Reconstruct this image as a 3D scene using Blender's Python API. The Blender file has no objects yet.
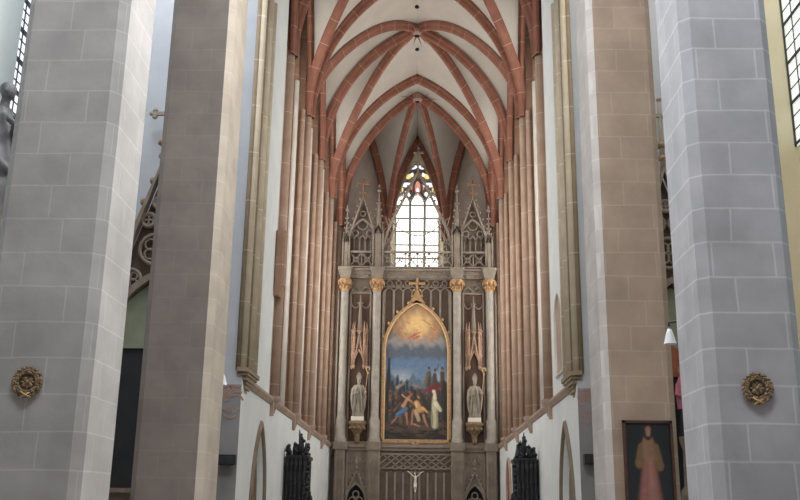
import bpy, bmesh, math, random
from math import sin, cos, pi, sqrt, radians
from mathutils import Vector, Matrix
random.seed(7)
SC = bpy.context.scene
COL = SC.collection

# ------------------------------------------------------------------ camera
f_px = 933.916
def cam_rot():
    a = Vector((48, 3320, -f_px)).normalized()          # world up seen in camera axes
    b = Vector((20, -263, -f_px)).normalized()          # down the nave
    b = (b - a * a.dot(b)).normalized()
    x = b.cross(a)
    return Matrix((x, b, a))
CAM = Vector((0.29, 0.0, 1.6))
cd = bpy.data.cameras.new('camera')
cam = bpy.data.objects.new('camera', cd); COL.objects.link(cam)
cam.matrix_world = Matrix.Translation(CAM) @ cam_rot().to_4x4()
cd.sensor_fit = 'HORIZONTAL'; cd.sensor_width = 36.0; cd.lens = f_px / 800 * 36.0
cd.clip_end = 300
SC.camera = cam
SC.view_settings.view_transform = 'Standard'
SC.view_settings.look = 'None'
SC.view_settings.exposure = 0.0

# ------------------------------------------------------------------ materials
def lin(r, g, b):
    def c(v):
        v /= 255.0
        return v / 12.92 if v <= 0.04045 else ((v + 0.055) / 1.055) ** 2.4
    return (c(r), c(g), c(b), 1.0)
def new_mat(name):
    m = bpy.data.materials.new(name); m.use_nodes = True
    nt = m.node_tree; b = nt.nodes['Principled BSDF']
    return m, nt, b
def L(nt, a, b): nt.links.new(a, b)
def noise_col(nt, b, c1, c2, scale, rough=0.8, detail=4, bump=0.0, coords='Object'):
    tc = nt.nodes.new('ShaderNodeTexCoord')
    n = nt.nodes.new('ShaderNodeTexNoise'); n.inputs['Scale'].default_value = scale; n.inputs['Detail'].default_value = detail
    L(nt, tc.outputs[coords], n.inputs['Vector'])
    r = nt.nodes.new('ShaderNodeValToRGB')
    r.color_ramp.elements[0].position = 0.32; r.color_ramp.elements[0].color = c1
    r.color_ramp.elements[1].position = 0.68; r.color_ramp.elements[1].color = c2
    L(nt, n.outputs['Fac'], r.inputs['Fac'])
    b.inputs['Roughness'].default_value = rough
    L(nt, r.outputs['Color'], b.inputs['Base Color'])
    if bump:
        bp = nt.nodes.new('ShaderNodeBump'); bp.inputs['Strength'].default_value = bump; bp.inputs['Distance'].default_value = 0.02
        L(nt, n.outputs['Fac'], bp.inputs['Height']); L(nt, bp.outputs['Normal'], b.inputs['Normal'])
    return n, r
def plain(name, c1, c2=None, scale=3.0, rough=0.8, metal=0.0, bump=0.0, detail=4):
    m, nt, b = new_mat(name)
    noise_col(nt, b, c1, c2 or c1, scale, rough, detail, bump)
    b.inputs['Metallic'].default_value = metal
    return m
def blocks(name, c1, c2, mortar, bw=0.95, bh=0.42, msize=0.018, seed=0.0):
    """ashlar under limewash: blocks run along whichever way a face looks"""
    m, nt, b = new_mat(name)
    g = nt.nodes.new('ShaderNodeNewGeometry')
    s = nt.nodes.new('ShaderNodeSeparateXYZ'); L(nt, g.outputs['Position'], s.inputs[0])
    ad = nt.nodes.new('ShaderNodeMath'); ad.operation = 'ADD'
    ym = nt.nodes.new('ShaderNodeMath'); ym.operation = 'MULTIPLY'; ym.inputs[1].default_value = 1.27; L(nt, s.outputs['Y'], ym.inputs[0])
    L(nt, s.outputs['X'], ad.inputs[0]); L(nt, ym.outputs[0], ad.inputs[1])
    cb = nt.nodes.new('ShaderNodeCombineXYZ'); L(nt, ad.outputs[0], cb.inputs['X']); L(nt, s.outputs['Z'], cb.inputs['Y'])
    of = nt.nodes.new('ShaderNodeVectorMath'); of.operation = 'ADD'; of.inputs[1].default_value = (seed, seed * 0.37, 0)
    L(nt, cb.outputs[0], of.inputs[0])
    # slight waviness
    nz = nt.nodes.new('ShaderNodeTexNoise'); nz.inputs['Scale'].default_value = 1.1; L(nt, g.outputs['Position'], nz.inputs['Vector'])
    sc = nt.nodes.new('ShaderNodeVectorMath'); sc.operation = 'SCALE'; sc.inputs['Scale'].default_value = 0.05
    L(nt, nz.outputs['Color'], sc.inputs[0])
    a2 = nt.nodes.new('ShaderNodeVectorMath'); a2.operation = 'ADD'; L(nt, of.outputs[0], a2.inputs[0]); L(nt, sc.outputs[0], a2.inputs[1])
    br = nt.nodes.new('ShaderNodeTexBrick')
    br.offset = 0.42; br.squash = 0.78; br.squash_frequency = 3; br.offset_frequency = 2
    br.inputs['Scale'].default_value = 1.0
    br.inputs['Brick Width'].default_value = bw; br.inputs['Row Height'].default_value = bh
    br.inputs['Mortar Size'].default_value = msize; br.inputs['Mortar Smooth'].default_value = 0.6
    br.inputs['Color1'].default_value = c1; br.inputs['Color2'].default_value = c2; br.inputs['Mortar'].default_value = mortar
    L(nt, a2.outputs[0], br.inputs['Vector'])
    n2 = nt.nodes.new('ShaderNodeTexNoise'); n2.inputs['Scale'].default_value = 1.6; n2.inputs['Detail'].default_value = 8
    L(nt, g.outputs['Position'], n2.inputs['Vector'])
    r = nt.nodes.new('ShaderNodeMapRange'); r.inputs['From Min'].default_value = .3; r.inputs['From Max'].default_value = .7
    r.inputs['To Min'].default_value = 0.82; r.inputs['To Max'].default_value = 1.10; L(nt, n2.outputs['Fac'], r.inputs['Value'])
    mx = nt.nodes.new('ShaderNodeVectorMath'); mx.operation = 'SCALE'
    L(nt, br.outputs['Color'], mx.inputs[0]); L(nt, r.outputs[0], mx.inputs['Scale'])
    L(nt, mx.outputs[0], b.inputs['Base Color'])
    b.inputs['Roughness'].default_value = 0.85
    bp = nt.nodes.new('ShaderNodeBump'); bp.inputs['Strength'].default_value = 0.25; bp.inputs['Distance'].default_value = 0.015
    n3 = nt.nodes.new('ShaderNodeTexNoise'); n3.inputs['Scale'].default_value = 7; n3.inputs['Detail'].default_value = 6
    L(nt, g.outputs['Position'], n3.inputs['Vector'])
    L(nt, n3.outputs['Fac'], bp.inputs['Height']); L(nt, bp.outputs['Normal'], b.inputs['Normal'])
    return m
def jointed(name, c1, c2, joint, step, axis='UV', w=0.035):
    """stone with thin pale joints every `step` metres along UV.x or along height"""
    m, nt, b = new_mat(name)
    n, r = noise_col(nt, b, c1, c2, 2.2, 0.85, 5)
    if axis == 'UV':
        tc = nt.nodes.new('ShaderNodeUVMap'); src = tc.outputs['UV']
    else:
        tc = nt.nodes.new('ShaderNodeNewGeometry'); src = tc.outputs['Position']
    s = nt.nodes.new('ShaderNodeSeparateXYZ'); L(nt, src, s.inputs[0])
    o = s.outputs['X'] if axis == 'UV' else s.outputs['Z']
    d = nt.nodes.new('ShaderNodeMath'); d.operation = 'DIVIDE'; d.inputs[1].default_value = step; L(nt, o, d.inputs[0])
    fr = nt.nodes.new('ShaderNodeMath'); fr.operation = 'FRACT'; L(nt, d.outputs[0], fr.inputs[0])
    lt = nt.nodes.new('ShaderNodeMath'); lt.operation = 'LESS_THAN'; lt.inputs[1].default_value = w / step; L(nt, fr.outputs[0], lt.inputs[0])
    mx = nt.nodes.new('ShaderNodeMix'); mx.data_type = 'RGBA'
    mx.inputs[7].default_value = joint
    L(nt, lt.outputs[0], mx.inputs[0]); L(nt, r.outputs['Color'], mx.inputs[6])
    L(nt, mx.outputs[2], b.inputs['Base Color'])
    return m
def glow(name, col, strength):
    """window glass with daylight in it"""
    m, nt, b = new_mat(name)
    n, r = noise_col(nt, b, (0.6, 0.6, 0.6, 1), (0.7, 0.7, 0.7, 1), 2.0, 0.4)
    r2 = nt.nodes.new('ShaderNodeValToRGB')
    c = Vector(col[:3])
    r2.color_ramp.elements[0].color = (*(c * 0.8), 1); r2.color_ramp.elements[1].color = (*c, 1)
    L(nt, n.outputs['Fac'], r2.inputs['Fac']); L(nt, r2.outputs['Color'], b.inputs['Emission Color'])
    b.inputs['Emission Strength'].default_value = strength
    return m

M = {}
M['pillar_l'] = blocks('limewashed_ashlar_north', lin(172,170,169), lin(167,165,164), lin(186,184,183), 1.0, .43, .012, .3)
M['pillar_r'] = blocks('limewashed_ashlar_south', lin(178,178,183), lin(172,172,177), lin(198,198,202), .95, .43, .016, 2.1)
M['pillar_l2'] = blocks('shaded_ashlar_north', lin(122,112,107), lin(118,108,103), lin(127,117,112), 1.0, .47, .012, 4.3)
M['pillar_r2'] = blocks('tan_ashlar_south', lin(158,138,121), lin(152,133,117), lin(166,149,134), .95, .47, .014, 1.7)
M['edge_l2'] = blocks('sidelit_edges_north', lin(176,166,153), lin(170,160,148), lin(184,175,163), 1.0, .47, .012, 4.3)  # side light painted into the colour of the inner faces
M['edge_r2'] = blocks('sidelit_edges_south', lin(184,178,174), lin(178,172,168), lin(194,188,184), .95, .47, .014, 1.7)
M['open_frame'] = plain('brown_opening_stone', lin(118,104,88), lin(136,121,104), 2.5, .85)
M['aisle_wall'] = plain('pale_aisle_plaster', lin(184,194,194), lin(192,202,202), 1.0, .9)
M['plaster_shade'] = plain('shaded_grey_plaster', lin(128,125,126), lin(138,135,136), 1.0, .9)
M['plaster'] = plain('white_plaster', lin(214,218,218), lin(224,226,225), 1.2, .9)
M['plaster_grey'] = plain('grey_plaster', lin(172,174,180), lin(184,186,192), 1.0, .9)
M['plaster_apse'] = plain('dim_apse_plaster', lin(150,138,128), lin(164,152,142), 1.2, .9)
M['web'] = plain('vault_plaster', lin(181,174,163), lin(191,184,174), 0.8, .9)
M['rib'] = jointed('red_sandstone', lin(124,80,64), lin(142,94,76), lin(172,132,112), .95, 'UV', .03)
M['shaft'] = jointed('brown_sandstone', lin(174,146,126), lin(190,164,144), lin(206,186,168), 1.7, 'Z', .03)
M['shaft_dk'] = jointed('darker_sandstone', lin(144,112,92), lin(160,128,107), lin(186,158,138), 1.7, 'Z', .03)
M['respond'] = jointed('ochre_grey_stone', lin(132,115,94), lin(148,131,109), lin(176,162,142), 1.3, 'Z', .03)
M['respond_roll'] = jointed('cream_grey_shafts', lin(190,174,150), lin(206,192,170), lin(218,208,192), 1.3, 'Z', .03)
M['pale_stone'] = plain('pale_stone', lin(212,204,194), lin(224,217,208), 1.5, .85)
M['string'] = plain('string_stone', lin(160,138,122), lin(176,154,138), 2.5, .85)
M['floor'] = blocks('floor_slabs', lin(120,112,104), lin(132,124,116), lin(92,86,80), .8, .8, .01)
M['ret'] = plain('retable_stone', lin(128,116,104), lin(148,136,122), 2.4, .85, 0, .2)
M['ret_lt'] = plain('retable_light_stone', lin(138,127,114), lin(156,145,132), 2.5, .8)
M['ret_dk'] = plain('retable_dark_panel', lin(84,70,60), lin(98,83,72), 2.0, .9)
M['col_stone'] = plain('grey_column_marble', lin(146,138,127), lin(166,158,147), 3.5, .5, 0, 0, 8)
M['niche'] = plain('niche_red_brown', lin(84,64,54), lin(98,76,64), 2.0, .9)
M['canopy'] = plain('canopy_red_stone', lin(156,124,104), lin(178,144,122), 2.5, .8)
M['gold'] = plain('gilding', lin(150,116,80), lin(190,152,108), 9.0, .45, .25)
M['gold_lt'] = plain('bright_gilding', lin(196,160,112), lin(214,184,138), 5.0, .4, .25)
M['gold_dk'] = plain('old_gilding', lin(112,94,72), lin(158,134,106), 14.0, .5, .25, .3)
M['statue'] = plain('statue_stone', lin(136,127,114), lin(164,155,141), 3.0, .75, 0, .2)
M['ivory'] = plain('ivory_white', lin(222,214,200), lin(232,226,214), 3.0, .6)
M['wood'] = plain('black_stained_wood', lin(26,27,30), lin(40,41,46), 6.0, .5, 0, .3)
M['black'] = plain('black_paint', lin(14,15,20), lin(20,21,27), 4.0, .6)
M['dark'] = plain('dark_hollow', lin(12,13,16), lin(18,19,22), 3.0, .95)
M['lead'] = plain('lead_bars', lin(34,36,44), lin(44,46,56), 3.0, .6)
M['mullion'] = plain('window_stone', lin(150,132,118), lin(166,148,134), 2.0, .85)
M['mullion_e'] = plain('grey_green_mullion', lin(186,190,180), lin(198,202,192), 2.0, .85)
M['frame_wood'] = plain('red_brown_frame', lin(62,38,32), lin(78,48,40), 6.0, .55)
M['paint_red'] = plain('faded_red_paint', lin(150,118,110), lin(168,138,130), 6.0, .9)
M['ray_red'] = plain('painted_red_rays', lin(128,72,64), lin(140,84,74), 6.0, .9)
M['bronze_st'] = plain('grey_statue', lin(74,74,78), lin(104,103,106), 3.0, .6, 0, .3)
M['altar_stone'] = plain('side_altar_stone', lin(112,100,90), lin(138,124,112), 3.0, .85)
M['altar_pic'] = plain('side_altar_picture', lin(24,25,30), lin(38,39,42), 1.5, .7)
M['altar_green'] = plain('side_altar_green', lin(122,128,110), lin(140,146,126), 1.5, .8)
M['pink'] = plain('pink_robe', lin(170,96,112), lin(182,108,122), 3.0, .8)
M['orange'] = plain('orange_paint', lin(140,80,58), lin(154,94,70), 3.0, .8)
M['teal'] = plain('teal_paint', lin(58,82,84), lin(74,98,98), 3.0, .8)
M['cream'] = plain('cream_reveal', lin(208,198,166), lin(216,207,180), 1.2, .9)
M['glass'] = glow('daylit_glass', (1.0, 1.0, 0.98), 5.5)
M['glass_e'] = glow('daylit_east_glass', (1.0, 1.0, 1.0), 3.2)
M['glass_n'] = glow('daylit_north_glass', (.86, .92, 1.0), 1.3)
M['glass_s'] = glow('daylit_south_glass', (.84, .92, .86), .9)
M['glass_y'] = glow('yellow_glass', (1.0, .72, .22), 1.1)
M['glass_r'] = glow('red_glass', (.85, .30, .22), .8)
M['glass_l'] = glow('lilac_white_glass', (.9, .9, 1.0), 1.3)
M['glass_dim'] = glow('dim_glass', (.9, .92, .9), .8)
M['white_shade'] = plain('white_lamp_shade', lin(196,200,206), lin(208,212,216), 3.0, .5)

# ------------------------------------------------------------------ mesh building
def setp(o, label=None, cat=None, group=None, kind=None):
    if label: o['label'] = label
    if cat: o['category'] = cat
    if group: o['group'] = group
    if kind: o['kind'] = kind
    return o
def thing(name, label, cat, loc, group=None):
    o = bpy.data.objects.new(name, None); COL.objects.link(o)
    o.location = loc; o.empty_display_size = .1
    return setp(o, label, cat, group)
def base_of(o):
    v = Vector((0, 0, 0))
    while o is not None:
        v += o.location; o = o.parent
    return v

class MB:
    def __init__(s): s.v = []; s.f = []; s.uv = {}; s.smooth = set()
    def add(s, vs, fs, smooth=False, uvs=None):
        n = len(s.v); s.v += [Vector(p) for p in vs]
        for k, f in enumerate(fs):
            if smooth: s.smooth.add(len(s.f))
            if uvs: s.uv[len(s.f)] = uvs[k]
            s.f.append([i + n for i in f])
        return s
    def box(s, x0, x1, y0, y1, z0, z1, c=0.0):
        """box with optional chamfer on vertical edges"""
        if c <= 0: P = [(x0,y0),(x1,y0),(x1,y1),(x0,y1)]
        else: P = [(x0+c,y0),(x1-c,y0),(x1,y0+c),(x1,y1-c),(x1-c,y1),(x0+c,y1),(x0,y1-c),(x0,y0+c)]
        return s.prism(P, z0, z1)
    def prism(s, P, z0, z1, P2=None):
        n = len(P); P2 = P2 or P
        vs = [(x, y, z0) for x, y in P] + [(x, y, z1) for x, y in P2]
        fs = [[i, (i+1) % n, n + (i+1) % n, n + i] for i in range(n)]
        fs += [list(range(n))[::-1], list(range(n, 2*n))]
        return s.add(vs, fs)
    def slab(s, P, y0, y1):
        """outline in x,z pushed along y"""
        n = len(P)
        vs = [(x, y0, z) for x, z in P] + [(x, y1, z) for x, z in P]
        fs = [[i, (i+1) % n, n + (i+1) % n, n + i] for i in range(n)]
        fs += [list(range(n))[::-1], list(range(n, 2*n))]
        return s.add(vs, fs)
    def slabx(s, P, x0, x1):
        n = len(P)
        vs = [(x0, y, z) for y, z in P] + [(x1, y, z) for y, z in P]
        fs = [[i, (i+1) % n, n + (i+1) % n, n + i] for i in range(n)]
        fs += [list(range(n))[::-1], list(range(n, 2*n))]
        return s.add(vs, fs)
    def tube(s, pts, r, n=8, cap=True, closed=False):
        pts = [Vector(p) for p in pts]; m = len(pts)
        rr = r if isinstance(r, (list, tuple)) else [r] * m
        vs = []; prev = None
        for i, p in enumerate(pts):
            if closed: t = pts[(i+1) % m] - pts[i-1]
            else: t = pts[min(i+1, m-1)] - pts[max(i-1, 0)]
            t.normalize()
            if prev is None:
                up = Vector((0, 0, 1)) if abs(t.z) < .9 else Vector((0, 1, 0))
                a = t.cross(up).normalized()
            else:
                a = (prev - t * prev.dot(t)).normalized()
            prev = a; b = t.cross(a)
            for k in range(n):
                th = 2*pi*(k + .5)/n
                vs.append(p + a*(rr[i]*cos(th)) + b*(rr[i]*sin(th)))
        fs = []
        for i in range(m if closed else m-1):
            j = (i+1) % m
            for k in range(n):
                fs.append([i*n+k, i*n+(k+1) % n, j*n+(k+1) % n, j*n+k])
        if cap and not closed:
            fs.append(list(range(n))[::-1]); fs.append([(m-1)*n+k for k in range(n)])
        return s.add(vs, fs, smooth=n > 4)
    def lathe(s, prof, c, n=16, sx=1.0, sy=1.0, half=None, cap=True):
        """prof: (r,z) from the bottom up"""
        vs = []; m = len(prof)
        for r, z in prof:
            for k in range(n):
                th = 2*pi*k/n
                vs.append((c[0] + r*sx*cos(th), c[1] + r*sy*sin(th), c[2] + z))
        fs = [[i*n+k, i*n+(k+1) % n, (i+1)*n+(k+1) % n, (i+1)*n+k] for i in range(m-1) for k in range(n)]
        s.add(vs, fs, smooth=n > 8)
        if cap: s.add(vs[:n], [list(range(n))[::-1]]); s.add(vs[-n:], [list(range(n))])
        return s
    def blob(s, c, r, n=10, m=7, rot=None):
        rx, ry, rz = r if isinstance(r, (list, tuple)) else (r, r, r)
        vs = []; c = Vector(c)
        R = rot or Matrix.Identity(3)
        for i in range(m+1):
            ph = -pi/2 + pi*i/m
            for k in range(n):
                th = 2*pi*k/n
                vs.append(c + R @ Vector((rx*cos(ph)*cos(th), ry*cos(ph)*sin(th), rz*sin(ph))))
        fs = [[i*n+k, i*n+(k+1) % n, (i+1)*n+(k+1) % n, (i+1)*n+k] for i in range(m) for k in range(n)]
        return s.add(vs, fs, smooth=True)
    def bar(s, p, q, w, d=None):
        """square bar from p to q"""
        p, q = Vector(p), Vector(q); t = (q-p).normalized()
        up = Vector((0, 1, 0)) if abs(t.y) < .9 else Vector((0, 0, 1))
        a = t.cross(up).normalized()*w/2; b = t.cross(a).normalized()*(d or w)/2
        vs = [p-a-b, p+a-b, p+a+b, p-a+b, q-a-b, q+a-b, q+a+b, q-a+b]
        return s.add(vs, [[0,1,2,3],[7,6,5,4],[0,4,5,1],[1,5,6,2],[2,6,7,3],[3,7,4,0]])
    def path(s, pts, w, d, closed=False):
        """flat band swept along x,z path (all at one y), width w in the plane, depth d along y"""
        pts = [Vector(p) for p in pts]; m = len(pts); vs = []
        for i, p in enumerate(pts):
            t = (pts[(i+1) % m] - pts[i-1]) if closed else (pts[min(i+1, m-1)] - pts[max(i-1, 0)])
            t.normalize(); nrm = Vector((-t.z, 0, t.x))
            for a, b in ((-1,-1),(1,-1),(1,1),(-1,1)):
                vs.append(p + nrm*(a*w/2) + Vector((0, b*d/2, 0)))
        fs = []
        for i in range(m if closed else m-1):
            j = (i+1) % m
            for k in range(4): fs.append([i*4+k, i*4+(k+1) % 4, j*4+(k+1) % 4, j*4+k])
        if not closed: fs += [[0,1,2,3][::-1], [(m-1)*4+k for k in range(4)]]
        return s.add(vs, fs)
    def build(s, name, mat, parent=None, label=None, remesh=0, sm=False):
        sh = base_of(parent) if parent else Vector((0, 0, 0))
        me = bpy.data.meshes.new(name)
        me.from_pydata([tuple(v - sh) for v in s.v], [], s.f)
        if s.uv:
            ul = me.uv_layers.new(name='UVMap')
            for p in me.polygons:
                u = s.uv.get(p.index)
                if u:
                    for li, c in zip(p.loop_indices, u): ul.data[li].uv = c
        for i in s.smooth: me.polygons[i].use_smooth = True
        bm = bmesh.new(); bm.from_mesh(me)
        bmesh.ops.recalc_face_normals(bm, faces=bm.faces); bm.to_mesh(me); bm.free()
        me.materials.append(mat)
        o = bpy.data.objects.new(name, me); COL.objects.link(o)
        if parent: o.parent = parent
        if label: o['label'] = label
        if remesh:
            r = o.modifiers.new('remesh', 'REMESH'); r.mode = 'VOXEL'; r.voxel_size = remesh; r.use_smooth_shade = True
            q = o.modifiers.new('smooth', 'SMOOTH'); q.factor = .5; q.iterations = 2
        return o
def struct(mb, name, mat, parent=None):
    o = mb.build(name, mat, parent)
    if not parent: o['kind'] = 'structure'
    return o

def arch_half(s, h, n=10):
    """pointed half arch from (-s,0) up to (0,h)"""
    R = (h*h + s*s)/(2*s); cx = -s + R; out = []
    a1 = math.atan2(h, -cx)
    for i in range(n+1):
        a = pi + (a1 - pi)*i/n
        out.append((cx + R*cos(a), R*sin(a)))
    return out
def arch(s, h, n=10):
    l = arch_half(s, h, n)
    return l + [(-x, z) for x, z in l[-2::-1]]
def holed_face(outer, holes, place):
    """flat polygon with holes: 2-D outlines, place(a,b) -> 3-D"""
    bm = bmesh.new(); es = []
    for loop in [outer] + holes:
        vv = [bm.verts.new(place(a, b)) for a, b in loop]
        for i in range(len(vv)): es.append(bm.edges.new((vv[i], vv[(i+1) % len(vv)])))
    bmesh.ops.triangle_fill(bm, use_beauty=True, edges=es)
    bm.verts.index_update()
    vs = [tuple(v.co) for v in bm.verts]; fs = [[v.index for v in f.verts] for f in bm.faces]
    bm.free(); return vs, fs
def rect(a0, a1, b0, b1): return [(a0,b0),(a1,b0),(a1,b1),(a0,b1)]

WX = 4.0            # choir side wall
SPR, RDG = 15.6, 21.87
PD = [22.9, 27.0, 31.8, 36.2, 41.0, 45.5]
YE = 48.0; QX = 1.65

# ------------------------------------------------------------------ floor and shell
fl = MB().box(-9.2, 9.2, -6, 48.6, -.2, 0); struct(fl, 'floor', M['floor'])

# choir side walls: lower white zone, plain white first bay, recessed window bays above
def choir_wall(sd):
    side = 'north' if sd < 0 else 'south'
    x0, x1 = sd*WX, sd*(WX + .8)
    mb = MB()
    # opening in the lower wall
    oy0, oy1 = ((24.3, 26.2) if sd < 0 else (23.3, 25.2))
    om, os_ = (oy0+oy1)/2, (oy1-oy0)/2
    hole = [(om-os_, 0.01), (om+os_, 0.01)] + [(om - a, 1.7 + b) for a, b in arch(os_, 2.0)][::1]
    hole = [(om+os_, 0.01), (om-os_, 0.01)] + [(om + a, 1.7 + b) for a, b in arch(os_, 2.0)]
    vs, fs = holed_face([(22.3, 0), (45.5, 0), (45.5, 4.6), (26.4, 4.6), (26.4, 22.5), (22.3, 22.5)], [hole], lambda a, b: (x0, a, b))
    mb.add(vs, fs)
    # reveal of the opening, splayed
    hin = [(om + (a-om)*.78, max(b, .01)) for a, b in hole]
    n = len(hole)
    vs = [(x0, a, b) for a, b in hole] + [(x0 + sd*.45, a, .02 + (b-.02)*.96) for a, b in hin]
    mb.add(vs, [[i, (i+1) % n, n+(i+1) % n, n+i] for i in range(n)])
    # top of the lower wall, set-back upper wall with window holes, end of the first bay
    mb.add([(x0,26.4,4.6),(x0,45.5,4.6),(sd*4.5,45.5,4.6),(sd*4.5,26.4,4.6)], [[0,1,2,3]])
    mb.add([(x0,26.4,4.6),(sd*4.5,26.4,4.6),(sd*4.5,26.4,22.5),(x0,26.4,22.5)], [[0,1,2,3]])
    holes = []
    for i in range(1, 5):
        a, b = PD[i], PD[i+1]; m_ = (a+b)/2; s = (b-a)/2 - 1.05
        holes.append([(m_+s, 6.2), (m_-s, 6.2)] + [(m_ + p, 16.0 + q) for p, q in arch(s, 3.6)])
    vs, fs = holed_face([(26.4, 4.6), (45.5, 4.6), (45.5, 22.5), (26.4, 22.5)], holes, lambda a, b: (sd*4.5, a, b))
    mb.add(vs, fs)
    w = struct(mb, 'wall_north' if sd < 0 else 'wall_south', M['plaster'])
    # windows of the bays
    for k, h in enumerate(holes):
        win = MB(); n = len(h)
        cy = sum(a for a, b in h)/n
        inn = [(cy + (a-cy)*.7, 6.5 + (b-6.2)*.96) for a, b in h]
        win.add([(sd*4.5, a, b) for a, b in h] + [(sd*4.95, a, b) for a, b in inn], [[i, (i+1) % n, n+(i+1) % n, n+i] for i in range(n)])
        wo = struct(win, 'window_%d' % (k + 2 + (0 if sd < 0 else 4)), M['pale_stone'])
        g = MB(); g.add([(sd*4.93, a, b) for a, b in inn], [list(range(n))]); g.build('window_pane', M['glass'], wo)
        g = MB()
        ys = [a for a, b in inn]; y0, y1 = min(ys), max(ys)
        for q in (1/3, 2/3): g.bar((sd*4.9, y0+(y1-y0)*q, 6.5), (sd*4.9, y0+(y1-y0)*q, 17.0), .09)
        for z in [7.5 + 1.0*j for j in range(10)]: g.bar((sd*4.9, y0, z), (sd*4.9, y1, z), .04)
        g.build('mullion', M['mullion'], wo)
    # lower pointed window: stone frame, tracery, glass
    wo = MB()
    pts = [(om + a, 1.7 + b) for a, b in arch(os_ + .1, 2.15)]
    pts = [(om - os_ - .1, .0)] + pts + [(om + os_ + .1, .0)]
    wo.tube([(x0 - sd*.0, a, b) for a, b in pts], .09, 6)
    wo.tube([(x0 + sd*.22, om + (a-om)*.84, b*.965) for a, b in pts], .08, 6)
    fr = struct(wo, 'window_%d' % (10 if sd < 0 else 11), M['open_frame'])
    g = MB(); g.add([(x0 + sd*.44, a, .02 + (b-.02)*.96) for a, b in hin], [list(range(n_) if False else range(len(hin)))])
    g.build('window_pane', M['glass_dim'], fr)
    g = MB()
    iw = os_*.78
    for q in (-.33, .33): g.bar((x0+sd*.38, om+q*iw, .05), (x0+sd*.38, om+q*iw, 2.75), .16)
    g.bar((x0+sd*.38, om-iw, 2.15), (x0+sd*.38, om+iw, 2.15), .16)
    for q in (-.5, .5):
        g.tube([(x0+sd*.40, om + q*iw + .28*cos(t), 2.55 + .26*sin(t)) for t in [2*pi*j/12 for j in range(12)]], .045, 6, closed=True)
    g.tube([(x0+sd*.40, om + .2*cos(t), 3.02 + .22*sin(t)) for t in [2*pi*j/12 for j in range(12)]], .045, 6, closed=True)
    g.bar((x0+sd*.43, om-iw*.95, 1.2), (x0+sd*.43, om+iw*.95, 1.2), .05)
    g.build('tracery', M['ret_dk'], fr)
    return w
n_ = 0
wn = choir_wall(-1); ws = choir_wall(1)

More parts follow.
